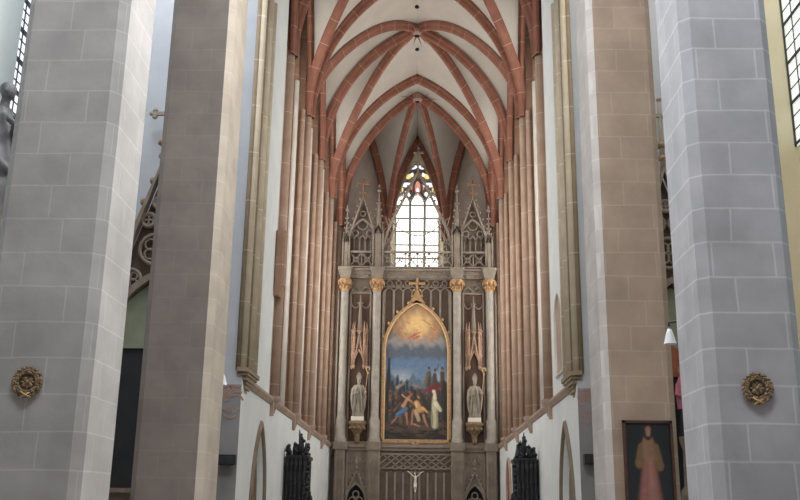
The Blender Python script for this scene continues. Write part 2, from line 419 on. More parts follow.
# apse walls with the east window
def apse():
    mb = MB()
    for sd in (-1, 1):
        mb.add([(sd*WX, 45.5, 0), (sd*QX, YE, 0), (sd*QX, YE, 22.4), (sd*WX, 45.5, 22.4)], [[0,1,2,3]])
        mb.add([(sd*WX, 45.5, 4.6), (sd*4.5, 45.5, 4.6), (sd*4.5, 45.5, 22.4), (sd*WX, 45.5, 22.4)], [[0,1,2,3]])
    cx = .02; s = 1.42
    ZS, ZB = 17.5, 14.05
    hole = [(cx+s, ZB), (cx-s, ZB)] + [(cx+a, ZS+b) for a, b in arch(s, 3.25)]
    vs, fs = holed_face(rect(-QX, QX, 0, 22.4), [hole], lambda a, b: (a, YE, b))
    mb.add(vs, fs)
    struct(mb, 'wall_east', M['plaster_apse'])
    inn = [(cx+1.18, ZB+.02), (cx-1.18, ZB+.02)] + [(cx+a, ZS+b) for a, b in arch(1.18, 2.85)]
    n = len(hole); w = MB()
    w.add([(a, YE, b) for a, b in hole] + [(a, YE+.55, b) for a, b in inn], [[i, (i+1) % n, n+(i+1) % n, n+i] for i in range(n)])
    wo = struct(w, 'window_1', M['cream'])
    # lower lights: bright glass
    y = YE + .5
    ZT = 17.72
    g = MB()
    for k in (-1, 0, 1):
        c = cx + k*.787; hw = .34
        g.slab([(c-hw, ZB+.05), (c+hw, ZB+.05)] + [(c - a, ZT + b) for a, b in arch(hw, .62, 6)], y-.06, y-.04)
    g.build('window_pane', M['glass_e'], wo, 'white leaded glass of the three lower lights')
    # tracery plate with coloured pieces
    p = MB(); p.slab(inn, y-.02, y+.05); p.build('tracery', M['ret'], wo)
    cols = {'glass_l': MB(), 'glass_y': MB(), 'glass_r': MB()}
    def piece(col, x, z, rx, rz, rot=0, lobes=0):
        P = []
        for j in range(14):
            t = 2*pi*j/14; q = 1 + (.22*cos(lobes*t) if lobes else 0)
            a, b = 1.17*rx*q*cos(t), 1.17*rz*q*sin(t)
            P.append((cx + x + a*cos(rot)-b*sin(rot), z + a*sin(rot)+b*cos(rot)))
        cols[col].slab(P, y-.06, y-.03)
    for sg in (-1, 1):
        piece('glass_l', sg*.20, 19.98, .15, .08, sg*-.4)
        piece('glass_y', sg*.47, 19.45, .17, .10, sg*-.7)
        piece('glass_l', sg*.30, 19.55, .06, .10, 0)
        piece('glass_l', sg*.58, 18.95, .23, .14, 0, 2)
        piece('glass_y', sg*.90, 18.6, .09, .18, sg*.3)
        piece('glass_l', sg*.58, 18.4, .18, .15, sg*.6, 3)
        piece('glass_l', sg*.98, 18.08, .07, .15, sg*.3)
        piece('glass_l', sg*.40, 17.98, .07, .09)
        piece('glass_r', sg*.30, 18.75, .05, .08)
    piece('glass_r', 0, 18.75, .13, .36, 0); piece('glass_l', 0, 18.15, .17, .13, 0, 3)
    piece('glass_l', 0, 18.6, .05, .15, 0)
    for k, b in cols.items():
        b.build('tracery_glass', M[k], wo)
    # mullions and saddle bars
    mu = MB()
    for k in (-.5, .5): mu.bar((cx+k*.787, y-.1, ZB), (cx+k*.787, y-.1, ZT+.15), .15, .18)
    for k in (-1, 0, 1):
        mu.path([(cx + k*.787 + a, y-.1, ZT + b) for a, b in arch(.39, .78, 6)], .08, .16)
    for sg in (-1, 1):   # crossing arcs of the head
        mu.path([(cx + sg*(1.18 - t*1.0), y-.1, ZT + .1 + 2.2*sin(t*pi/2)) for t in [j/10 for j in range(11)]], .09, .12)
        mu.path([(cx + sg*(.42*cos(t)*.75 + .58), y-.1, 18.7 + .55*sin(t)) for t in [2*pi*j/16 for j in range(16)]], .05, .1, True)
    mu.build('mullion', M['mullion_e'], wo)
    lb = MB()
    for z in (14.75, 15.5, 16.25, 17.0, 17.75):
        lb.bar((cx-1.16, y-.1, z), (cx+1.16, y-.1, z), .09, .05)
    for k in (-1, 0, 1):
        for q in (-.13, .13): lb.bar((cx + k*.787+q, y-.07, ZB), (cx + k*.787+q, y-.07, ZT), .012)
    lb.build('saddle_bar', M['mullion_e'], wo)
apse()

# ------------------------------------------------------------------ vault
def rib_path(p, q, n=18, flat=None):
    """pointed arc in the vertical plane from springer p up to crown q; returns points and in-plane direction"""
    p, q = Vector(p), Vector(q); d = Vector((q.x-p.x, q.y-p.y, 0)); s = d.length; d.normalize()
    pts = [p + d*(a + s) + Vector((0, 0, b)) for a, b in arch_half(s, q.z - p.z, n)]
    if flat is None: flat = .30 if s > 5 else 0.0       # the long diagonals rise more steeply and flatter
    if flat:
        up = Vector((0, 0, 1.2)); c0 = p + up
        ln = [p.lerp(q, i/n) for i in range(n+1)]
        pts = [a.lerp(b, flat*sin(pi*i/n)**.7) for i, (a, b) in enumerate(zip(pts, ln))]
    return pts, d
def ribmesh(mb, pts, d, w, dep, lead=1.0):
    """moulded rib hanging under a path lying in the vertical plane of direction d"""
    nrm = Vector((-d.y, d.x, 0)); prof = [(-.5, .03), (-.5, -.35), (-.34, -.55), (-.30, -.8), (-.16, -1), (.16, -1), (.30, -.8), (.34, -.55), (.5, -.35), (.5, .03)]
    m = len(pts); k = len(prof); vs = []; arc = [0.0]
    for i in range(1, m): arc.append(arc[-1] + (pts[i]-pts[i-1]).length)
    for i, p in enumerate(pts):
        t = (pts[min(i+1, m-1)] - pts[max(i-1, 0)]).normalized()
        inn = -(t.cross(nrm)) if (t.cross(nrm)).z > 0 else t.cross(nrm)
        if i == 0: inn = d.copy()
        for a, b in prof: vs.append(p + nrm*(a*w) - inn*(b*dep))
    fs = []; uv = []
    for i in range(m-1):
        for j in range(k-1):
            fs.append([i*k+j, i*k+j+1, (i+1)*k+j+1, (i+1)*k+j])
            uv.append([(arc[i], j), (arc[i], j+1), (arc[i+1], j+1), (arc[i+1], j)])
    mb.add(vs, fs, uvs=uv)
def vault():
    ceil = MB(); ribs = []
    def S(i, sd): return Vector((sd*WX, PD[i], SPR))
    A, B, Cc = Vector((0, 27.2, RDG)), Vector((0, 36.3, RDG)), Vector((0, 43.0, RDG))
    T = {0: Vector((0, PD[0], RDG)), 2: Vector((0, PD[2], RDG)), 4: Vector((0, PD[4], RDG))}
    def half(p1, p2):
        n = len(p1); vs = []
        K = 5
        for a, b in zip(p1, p2):
            for k in range(K+1): vs.append(a.lerp(b, k/K))
        fs = [[i*(K+1)+k, i*(K+1)+k+1, (i+1)*(K+1)+k+1, (i+1)*(K+1)+k] for i in range(n-1) for k in range(K)]
        ceil.add(vs, fs, smooth=True)
    def cell(sp1, crown1, sp2, crown2, apexz):
        r1, d1 = rib_path(sp1, crown1); r2, d2 = rib_path(sp2, crown2)
        ap = (sp1 + sp2)/2; ap.z = apexz
        f1, e1 = rib_path(sp1, ap); f2, e2 = rib_path(sp2, ap)
        half(r1, f1); half(r2, f2)
        if (crown1 - crown2).length > .01: ceil.add([crown1, crown2, ap], [[0,1,2]])
        return (f1, e1), (f2, e2)
    forms = []
    FZ = 21.3
    for sd in (-1, 1):
        for i, cr in ((0, A), (1, A), (2, B), (3, B)):
            forms.append(cell(S(i, sd), cr, S(i+1, sd), cr, FZ))
        forms.append(cell(S(4, sd), T[4], S(5, sd), Cc, FZ))
        Q = Vector((sd*QX, YE, SPR))
        forms.append(cell(S(5, sd), Cc, Q, Cc, 21.72))
        # webs between diagonals and the cross arches
        for i, cr, t in ((0, A, 0), (2, A, 2), (2, B, 2), (4, B, 4)):
            half(rib_path(S(i, sd), cr)[0], rib_path(S(i, sd), T[t])[0])
    forms.append(cell(Vector((-QX, YE, SPR)), Cc, Vector((QX, YE, SPR)), Cc, 21.5))
    c = struct(ceil, 'ceiling', M['web'])
    def rib(p, q, w=.31, dep=.36):
        mb = MB(); pts, d = rib_path(p, q)
        ribmesh(mb, pts, d, w, dep); o = mb.build('rib', M['rib'], c); return o
    for sd in (-1, 1):
        for i, cr in ((0, A), (1, A), (2, A), (2, B), (3, B), (4, B), (5, Cc)): rib(S(i, sd) - Vector((-sd*.09, 0, 0)), cr)
        for t in (2, 4): rib(S(t, sd) - Vector((-sd*.09, 0, 0)), T[t], .35, .38)
        rib(S(0, sd) - Vector((-sd*.09, 0, 0)), T[0], .55, .5)
        rib(Vector((sd*QX, YE-.05, SPR)), Cc)
    for fa, fb in forms:
        for pts, d in (fa, fb):
            mb = MB()
            # formerets: set a little off the wall into the room
            ctr = Vector((0, min(max(pts[0].y, 23), 44), 0)); off = (ctr - Vector((pts[0].x, pts[0].y, 0)))
            nrm = Vector((-d.y, d.x, 0)); off = nrm * (.10 if off.dot(nrm) > 0 else -.10)
            big = pts[0].y > 45
            ribmesh(mb, [p + off*(1.6 if big else 1) for p in pts], d, .40 if big else .26, .34 if big else .28); mb.build('wall_rib', M['rib'], c)
    for b in (A, B, Cc):
        mb = MB(); mb.lathe([(.12, -.46), (.21, -.43), (.25, -.36), (.25, -.25), (.2, 0)], b, 16); bo = mb.build('boss', M['string'], c)
        mb = MB(); mb.lathe([(.02, -.50), (.10, -.49), (.13, -.455)], b, 12); mb.build('boss_rosette', M['dark'], bo)
        ry = MB()
        for k in range(16):
            t = 2*pi*(k+.5)/16; r1 = .85 + .35*(k % 2)
            dr = Vector((cos(t), sin(t), 0)); nn = Vector((-sin(t), cos(t), 0))
            z0, z1 = -.35, -.42 - .05*(k % 3)
            ry.add([b + dr*.25 - nn*.04 + Vector((0,0,z0)), b + dr*.25 + nn*.04 + Vector((0,0,z0)), b + dr*r1 + Vector((0,0,z1)), b + dr*.3 + Vector((0,0,z0+.05))], [[0,1,2],[0,2,3],[1,3,2]])
        ry.build('painted_ray', M['ray_red'], bo, 'thin red rays around the boss')
    for y in (34.6, 38.3):
        MB().lathe([(.09, -.06), (.09, .02)], (0.0, y, RDG - .02), 10).build('vent_hole', M['dark'], c)
vault()

# ------------------------------------------------------------------ string course, wall shafts
def roll(mb, x, y, r, z0, z1, n=8):
    mb.tube([(x, y, z0), (x, y, z1)], r, n)
ordn = ['first', 'second', 'third', 'fourth', 'fifth']
def wall_shaft(i, sd):
    y = PD[i+1]
    sname = 'left' if sd < 0 else 'right'
    t = thing('wall_shaft', '%s brown sandstone shaft cluster from the front on the %s choir wall' % (ordn[i], sname), 'wall shaft', (sd*WX, y, 4.7), 'sandstone shaft clusters along the choir walls')
    def X(p): return sd*(4.5 - p*(.92 if p > .3 else .8))
    z0, z1 = 4.72, 15.75
    core = MB()
    w = .76
    core.prism([(X(-.05), y-w), (X(.08), y-w), (X(.10), y-.72), (X(.26), y-.62), (X(.28), y-.40), (X(.48), y-.28), (X(.50), y+.28), (X(.28), y+.40), (X(.26), y+.62), (X(.10), y+.72), (X(.08), y+w), (X(-.05), y+w)], z0, z1 + (5 if i < 4 else 0))
    core.build('pier', M['shaft_dk'], t)
    m = MB(); roll(m, X(.56), y, .17, z0, z1, 12); m.build('shaft', M['shaft'], t)
    for q, p, r in ((-.34, .42, .10), (.34, .42, .10), (-.66, .22, .09), (.66, .22, .09)):
        m = MB(); roll(m, X(p), y + q, r, z0, z1 + (0 if abs(q) < .5 else 1.0), 8); m.build('shaft', M['shaft'] if abs(q) < .5 else M['pale_stone'], t)
    # corbel below
    c = MB()
    c.lathe([(.08, -.46), (.14, -.42), (.15, -.34), (.20, -.28), (.22, -.20), (.27, -.08), (.30, -.05), (.30, .05)], (sd*(WX + .04), y, 4.72), 10)
    c.build('corbel', M['string'], t)
for sd in (-1, 1):
    for i in range(5): wall_shaft(i, sd)
def string_course(sd):
    mb = MB()
    x = sd*WX
    prof = [(x + sd*.05, 4.50), (x - sd*.03, 4.52), (x - sd*.10, 4.64), (x - sd*.10, 4.70), (x + sd*.05, 4.82)]
    ys = [22.9] + PD[1:5] + [45.4]
    for a, b in zip(ys[:-1], ys[1:]):
        n = len(prof)
        vs = [(px, a + .12, pz) for px, pz in prof] + [(px, b - .30, pz) for px, pz in prof]
        mb.add(vs, [[i, (i+1) % n, n+(i+1) % n, n+i] for i in range(n)] + [list(range(n)), list(range(n, 2*n))[::-1]])
        # the moulding drops beside each shaft
        mb.box(min(x, x - sd*.10), max(x, x - sd*.10), b - .32, b - .2, 4.2, 4.62)
    struct(mb, 'trim_1' if sd < 0 else 'trim_2', M['string'])
for sd in (-1, 1): string_course(sd)
# thicker block on the first left shaft
b = MB().box(-4.02, -3.72, 26.2, 26.75, 7.9, 9.55, .06); b.prism([(-4.02,26.25),(-3.85,26.25),(-3.85,26.7),(-4.02,26.7)], 7.6, 7.9, [(-4.02,26.2),(-3.74,26.2),(-3.74,26.75),(-4.02,26.75)])
o = b.build('wall_bracket', M['shaft_dk']); setp(o, 'dark brown stone block set against the front left shaft cluster', 'bracket')

# chancel arch responds at the corners
def respond(sd):
    sname = 'left' if sd < 0 else 'right'
    t = thing('chancel_respond', 'ochre grey bundle of slim shafts ending in a corbel, %s of the choir opening' % sname, 'wall shaft', (sd*4.0, 22.5, 4.4), 'shaft bundles at the choir opening')
    z0, z1 = 4.85, 15.55
    core = MB().prism([(sd*4.12, 22.4), (sd*4.12, 22.2), (sd*4.06, 22.2), (sd*4.05, 22.35), (sd*4.05, 23.85), (sd*4.06, 23.95)], z0, z1)
    core.build('pier', M['respond'], t)
    for k, (x, y, r) in enumerate(((4.10, 22.24, .06), (4.0, 22.30, .09), (4.0, 22.68, .07), (3.98, 23.02, .12), (4.0, 23.36, .07), (3.99, 23.72, .10))):
        m = MB(); roll(m, sd*x, y, r, z0, z1, 10); m.build('shaft', M['respond_roll'] if k % 2 else M['respond'], t)
    c = MB(); za = 4.9
    for (k, hh) in ((1.0, .10), (.86, .08), (.72, .10), (.52, .08), (.40, .10), (.22, .10)):
        e0, e1 = 22.75 - .62*k, 22.75 + 1.15*k
        c.prism([(sd*4.1, e1), (sd*4.1, e0), (sd*(4.1-.13*k), e0), (sd*(4.04-.20*k), e0+.12*k), (sd*(4.04-.20*k), e1-.1*k)], za - hh, za); za -= hh
    c.build('corbel', M['respond'], t)
for sd in (-1, 1): respond(sd)

# ------------------------------------------------------------------ nave and aisles
AISLE_E = {}
def aisle(sd):
    nm = 'north' if sd < 0 else 'south'
    # west-facing wall beside the choir opening
    mb = MB().add([(sd*WX, 22.3, 4.5), (sd*8.6, 22.3, 4.5), (sd*8.6, 22.3, 20.5), (sd*WX, 22.3, 20.5)], [[0,1,2,3]])
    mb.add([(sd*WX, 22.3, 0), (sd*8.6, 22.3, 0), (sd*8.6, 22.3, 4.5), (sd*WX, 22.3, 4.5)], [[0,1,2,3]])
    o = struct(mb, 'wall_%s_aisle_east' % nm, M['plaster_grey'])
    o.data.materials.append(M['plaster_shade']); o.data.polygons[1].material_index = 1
    AISLE_E[sd] = o
    y0, y1 = (18.15, 21.2) if sd < 0 else (16.6, 20.4)
    zb = 9.0 if sd < 0 else 3.0
    zg = 9.1 if sd < 0 else 9.9
    ym, s = (y0+y1)/2, (y1-y0)/2
    hole = [(y1, zb), (y0, zb)] + [(ym + a, 15.5 + b) for a, b in arch(s, 2.8)]
    sp = .02
    houter = [(ym + (a-ym)*(1+sp/s*.9), zb - .5 + (b - zb)*1.03 if False else b + (sp*.6 if b > zb else -sp*.8)) for a, b in hole]
    x = sd*8.5
    vs, fs = holed_face(rect(8.0, 22.3, 0, 20.5), [houter], lambda a, b: (x, a, b)); mb = MB().add(vs, fs)
    struct(mb, 'wall_%s_aisle' % nm, M['aisle_wall'])
    n = len(hole)
    w = MB().add([(x, a, b) for a, b in houter] + [(x + sd*.5, a, b) for a, b in hole], [[i, (i+1) % n, n+(i+1) % n, n+i] for i in range(n)])
    w.add([(x + sd*.47, y0, zb), (x + sd*.47, y1, zb), (x + sd*.47, y1, zg), (x + sd*.47, y0, zg)], [[0,1,2,3]])
    wo = struct(w, 'window_%d' % (12 if sd < 0 else 13), M['pale_stone'] if sd < 0 else M['cream'])
    g = MB().add([(x + sd*.48, a, b) for a, b in hole], [list(range(n))]); g.build('window_pane', M['glass_n' if sd < 0 else 'glass_s'], wo)
    g = MB()
    xx = x + sd*.44
    pv, ph, th = (.24, .25, .025) if sd < 0 else (.48, .34, .02)
    nb = int((y1-y0)/pv)
    for k in range(nb+1):
        yy = y0 + (y1-y0)*k/nb; g.bar((xx, yy, zg), (xx, yy, 17.6 - abs(yy-ym)*.9), .04 if k in (0, nb) else th)
    for k in range(int(6.6/ph)):
        z = zg + .06 + ph*k
        g.bar((xx, y0, z), (xx, y1, z), (.07 if sd < 0 else .045) if k % 3 == 0 else th)
    g.build('leading', M['lead'], wo)
M['cream'] = plain('cream_reveal', lin(208,198,166), lin(216,207,180), 1.2, .9)
for sd in (-1, 1): aisle(sd)

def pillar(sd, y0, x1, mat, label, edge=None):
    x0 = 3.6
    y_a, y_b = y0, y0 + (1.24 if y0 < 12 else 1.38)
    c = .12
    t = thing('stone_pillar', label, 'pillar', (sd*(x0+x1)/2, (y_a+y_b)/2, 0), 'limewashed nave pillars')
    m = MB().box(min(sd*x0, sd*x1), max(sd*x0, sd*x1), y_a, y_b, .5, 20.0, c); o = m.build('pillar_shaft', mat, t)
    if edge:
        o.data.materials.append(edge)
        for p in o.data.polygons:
            if p.normal.x*sd < -.3: p.material_index = 1  # paler stone on faces towards the nave, side light painted in
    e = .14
    m = MB().box(min(sd*(x0-e), sd*(x1+e)), max(sd*(x0-e), sd*(x1+e)), y_a-e, y_b+e, 0, .5, c+.03); m.build('plinth', mat, t)
pillar(-1, 10.87, 4.95, M['pillar_l'], 'nearest left pillar, pale grey limewashed blocks with a wreath on its front')
pillar(1, 10.87, 4.74, M['pillar_r'], 'nearest right pillar, white-grey limewashed blocks with a wreath on its front')
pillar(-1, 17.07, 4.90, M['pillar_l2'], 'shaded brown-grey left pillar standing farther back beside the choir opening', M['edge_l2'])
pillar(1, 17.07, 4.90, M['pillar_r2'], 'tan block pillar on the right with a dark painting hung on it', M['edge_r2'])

# wreaths on the near pillars
def wreath(sd, x, z, label):
    t = thing('gilt_wreath', label, 'wreath', (x, 10.86, z), 'gilt wreaths on the near pillars')
    yb = 10.84
    r = MB(); R = .135
    r.tube([(x + R*cos(a), yb, z + R*sin(a)) for a in [2*pi*k/28 for k in range(28)]], .022, 6, closed=True)
    for k in range(26):
        a = -pi/2 + (k+.5)*2*pi/26
        dirn = 1 if cos(a) > 0 else -1
        for rr, sz in ((R-.025, .03), (R+.03, .036), (R, .034)):
            aa = a + random.uniform(-.08, .08)
            ang = aa + dirn*(pi/2) + (0.5 if rr > R else -0.5)*dirn
            rot = Matrix.Rotation(-ang, 3, 'Y')
            r.blob((x + rr*cos(aa), yb - .012 - random.random()*.012, z + rr*sin(aa)), (sz, .010, .015), 6, 4, rot)
    r.build('leaf_ring', M['gold_dk'], t)
    c = MB()
    for k in range(4):
        a = pi/2*k + pi/4
        c.blob((x + .045*cos(a), yb, z + .045*sin(a)), (.045, .012, .03), 8, 5, Matrix.Rotation(-a, 3, 'Y'))
        c.blob((x + .062*cos(a+pi/4), yb, z + .062*sin(a+pi/4)), (.03, .012, .018), 8, 5, Matrix.Rotation(-a-pi/4, 3, 'Y'))
    c.blob((x, yb-.01, z), .024, 8, 5)
    c.build('cross_rosette', M['gold_dk'], t)
    s = MB()
    s.tube([(x-.055, yb-.02, z-.185), (x, yb-.03, z-.15), (x+.05, yb-.025, z-.125)], [.010, .012, .008], 6)
    s.tube([(x+.065, yb-.02, z-.180), (x, yb-.035, z-.15), (x-.07, yb-.025, z-.105)], [.010, .012, .008], 6)
    s.build('crossed_stems', M['gold_lt'], t)
wreath(-1, -4.31, 3.01, 'gilt laurel wreath on the front of the nearest left pillar')
wreath(1, 4.15, 3.03, 'gilt laurel wreath on the front of the nearest right pillar')

# dark painting on the right pillar (generic robed figure in rose on black)
def painted_canvas(pf, outline_top, x0, x1, z0, y, nx, nz):
    """grid canvas; outline_top(u)->z of the upper edge; colours stored per vertex"""
    vs = []; cols = []
    for i in range(nx+1):
        u = i/nx; zt = outline_top(u)
        for j in range(nz+1):
            z = z0 + (zt-z0)*j/nz
            vs.append((x0 + (x1-x0)*u, y, z)); cols.append(pf(u, z))
    fs = [[i*(nz+1)+j, (i+1)*(nz+1)+j, (i+1)*(nz+1)+j+1, i*(nz+1)+j+1] for i in range(nx) for j in range(nz)]
    return vs, fs, cols
def canvas_obj(name, vs, fs, cols, parent, mat):
    sh = base_of(parent)
    me = bpy.data.meshes.new(name); me.from_pydata([tuple(Vector(v)-sh) for v in vs], [], fs)
    at = me.color_attributes.new('paint', 'FLOAT_COLOR', 'POINT')
    for i, c in enumerate(cols): at.data[i].color = (*c[:3], 1)
    me.materials.append(mat); o = bpy.data.objects.new(name, me); COL.objects.link(o); o.parent = parent
    return o
def paint_mat(name):
    m, nt, b = new_mat(name)
    a = nt.nodes.new('ShaderNodeAttribute'); a.attribute_name = 'paint'
    tc = nt.nodes.new('ShaderNodeTexCoord'); n = nt.nodes.new('ShaderNodeTexNoise'); n.inputs['Scale'].default_value = 9; n.inputs['Detail'].default_value = 6
    L(nt, tc.outputs['Object'], n.inputs['Vector'])
    mr = nt.nodes.new('ShaderNodeMapRange'); mr.inputs['To Min'].default_value = .7; mr.inputs['To Max'].default_value = 1.3; L(nt, n.outputs['Fac'], mr.inputs['Value'])
    s = nt.nodes.new('ShaderNodeVectorMath'); s.operation = 'SCALE'; L(nt, a.outputs['Color'], s.inputs[0]); L(nt, mr.outputs[0], s.inputs['Scale'])
    L(nt, s.outputs[0], b.inputs['Base Color']); b.inputs['Roughness'].default_value = .55
    return m
M['oil'] = paint_mat('oil_paint')
def sstep(a, b, x):
    if a == b: return 1.0 if x > a else 0.0
    t = min(1, max(0, (x-a)/(b-a))); return t*t*(3-2*t)
def capd(px, pz, ax, az, bx, bz, ra, rb):
    """how deep inside a tapered stroke (1 centre, 0 edge)"""
    dx, dz = bx-ax, bz-az; l2 = dx*dx+dz*dz
    t = 0 if l2 == 0 else min(1, max(0, ((px-ax)*dx+(pz-az)*dz)/l2))
    d = sqrt((px-ax-dx*t)**2 + (pz-az-dz*t)**2); r = ra + (rb-ra)*t
    return 1 - d/r
def mixc(c, d, k): return tuple(c[i] + (d[i]-c[i])*k for i in range(3))

def robed(u, z):
    zz = (z - 1.2)/2.05                     # 0 bottom .. 1 top
    c = mixc(lin(30,32,36), lin(20,22,27), sstep(.2, .9, zz))
    def st(c, col, *a, soft=.35):
        k = capd(u, zz*2.12, *a); return mixc(c, col, sstep(0, soft, k))
    c = st(c, lin(140,92,84), .50, 1.55, .48, .1, .15, .46, soft=.5)      # rose robe
    c = st(c, lin(150,106,94), .52, 1.5, .56, .1, .06, .16, soft=.9)
    c = st(c, lin(112,86,58), .36, 1.62, .28, 1.35, .12, .12)             # ochre sleeves
    c = st(c, lin(112,86,58), .64, 1.62, .74, 1.3, .12, .11)
    c = st(c, lin(134,100,78), .5, 1.72, .5, 1.5, .16, .16)
    c = st(c, lin(52,38,32), .5, 2.0, .5, 1.86, .12, .12)                 # hair
    c = st(c, lin(150,112,92), .51, 1.96, .51, 1.88, .07, .06)            # face
    return c
def pillar_painting():
    t = thing('framed_painting', 'dark framed painting of a robed figure in rose hung on the right pillar', 'painting', (4.33, 17.05, 1.2))
    x0, x1, z0, z1 = 3.90, 4.78, 1.0, 3.25
    yb = 17.07
    vs, fs, cols = painted_canvas(robed, lambda u: z1-.05, x0+.05, x1-.05, z0+.05, yb-.05, 44, 90)
    canvas_obj('canvas', vs, fs, cols, t, M['oil'])
    f = MB()
    for a in ((x0, x0+.045, z0, z1), (x1-.045, x1, z0, z1), (x0, x1, z0, z0+.045), (x0, x1, z1-.045, z1)):
        f.box(a[0], a[1], yb-.09, yb-.005, a[2], a[3])
    f.build('picture_frame', M['frame_wood'], t)
    MB().box(x0+.03, x1-.03, yb-.04, yb-.002, z0+.03, z1-.03).build('backing_board', M['black'], t)
pillar_painting()

# black loudspeakers beside the choir opening
for sd, x0, x1, z in ((-1, -4.43, -4.0, 2.72), (1, 4.06, 4.40, 2.84)):
    t = thing('wall_loudspeaker', 'small black box loudspeaker on the wall %s of the choir opening' % ('left' if sd < 0 else 'right'), 'loudspeaker', ((x0+x1)/2, 22.2, z), 'black wall loudspeakers')
    MB().box(x0, x1, 21.98, 22.22, z-.12, z+.12, .03).build('cabinet', M['black'], t)
    MB().box(x0+.03, x1-.03, 21.965, 21.985, z-.09, z+.09).build('grille', M['wood'], t)
    MB().box((x0+x1)/2-.05, (x0+x1)/2+.05, 22.2, 22.3, z-.05, z+.05).build('wall_mount', M['black'], t)
# white lamps fixed to the backs of the pillars
for (x, y, z, lab) in ((-3.66, 18.57, 4.12, 'white conical lamp behind the far left pillar'), (3.60, 12.37, 3.93, 'white conical lamp behind the nearest right pillar')):
    t = thing('pillar_lamp', lab, 'lamp', (x, y, z), 'white lamps on the backs of pillars')
    MB().lathe([(.085, -.12), (.075, -.09), (.045, .03), (.025, .08), (.0, .09)], (x, y, z), 16, cap=False).build('lamp_shade', M['white_shade'], t)
    MB().tube([(x, y, z+.12), (x, y, z+.17), (x + (.1 if x > 0 else -.1), y-.05, z+.18), (x + (.2 if x > 0 else -.2), y-.12, z+.18)], .015, 6).build('lamp_arm', M['black'], t)
# painted scroll under the left respond and its faded twin
for sd in (-1, 1):
    x, z = sd*4.22, 4.05; m = MB(); yb = 22.294
    for k in range(5):
        a0 = pi/2 + (k-2)*.62
        P = [(x + .08*cos(a0) + .0, yb, z + .06*sin(a0)) ]
        pts = [(x + r*cos(a0 + .5*sin(3*r/.2)), yb, z + .1 + r*1.1*sin(a0 + .5*sin(3*r/.2))) for r in [.06 + .22*j/8 for j in range(9)]]
        m.path(pts, .05, .008)
    m.path([(x-.19, yb, z-.1), (x-.05, yb, z-.22), (x, yb, z-.05), (x+.05, yb, z-.22), (x+.19, yb, z-.1)], .05, .008)
    m.path([(x-.15, yb, z-.28), (x-.03, yb, z-.36), (x+.12, yb, z-.3)], .04, .008)
    m.box(x-.22, x+.22, yb-.004, yb+.004, z+.38, z+.44)
    m.build('painted_scroll', M['paint_red'], AISLE_E[sd], 'faded red painted scroll')

# lancet niche high on the right choir wall
def lancet():
    ym, s = 24.75, .60; x = WX
    pts = [(ym + a, 6.65 + b) for a, b in arch(s, .75)]
    hole = [(ym+s, 5.2), (ym-s, 5.2)] + pts
    t = thing('lancet_niche', 'narrow blind lancet with a pale frame on the right choir wall', 'niche', (x, ym, 5.2))
    m = MB(); m.add([(x-.012, a, b) for a, b in hole], [list(range(len(hole)))]); m.build('niche_panel', M['string'], t)
    m = MB(); m.tube([(x-.02, ym + (a-ym)*1.12, b) for a, b in hole], .06, 6, closed=True); m.build('niche_frame', M['pale_stone'], t)
lancet()
# red-brown pointed door far along the right choir wall
def red_door():
    ym, s = 40.0, .75; x = WX
    hole = [(ym+s, 0), (ym-s, 0)] + [(ym + a, 2.7 + b) for a, b in arch(s, 1.05)]
    m = MB(); m.add([(x-.03, a, b) for a, b in hole] + [(x+.02, a, b) for a, b in hole], [list(range(len(hole)))] + [[i, (i+1) % len(hole), len(hole)+(i+1) % len(hole), len(hole)+i] for i in range(len(hole))])
    d = struct(m, 'door_1', M['door'])
    f = MB(); f.tube([(x-.03, ym + (a-ym)*1.08, b*1.02) for a, b in hole[1:] + hole[:1]], .07, 6); f.build('door_frame', M['string'], d)
M['door'] = plain('red_brown_door', lin(128,76,60), lin(142,88,70), 4.0, .7)
red_door()

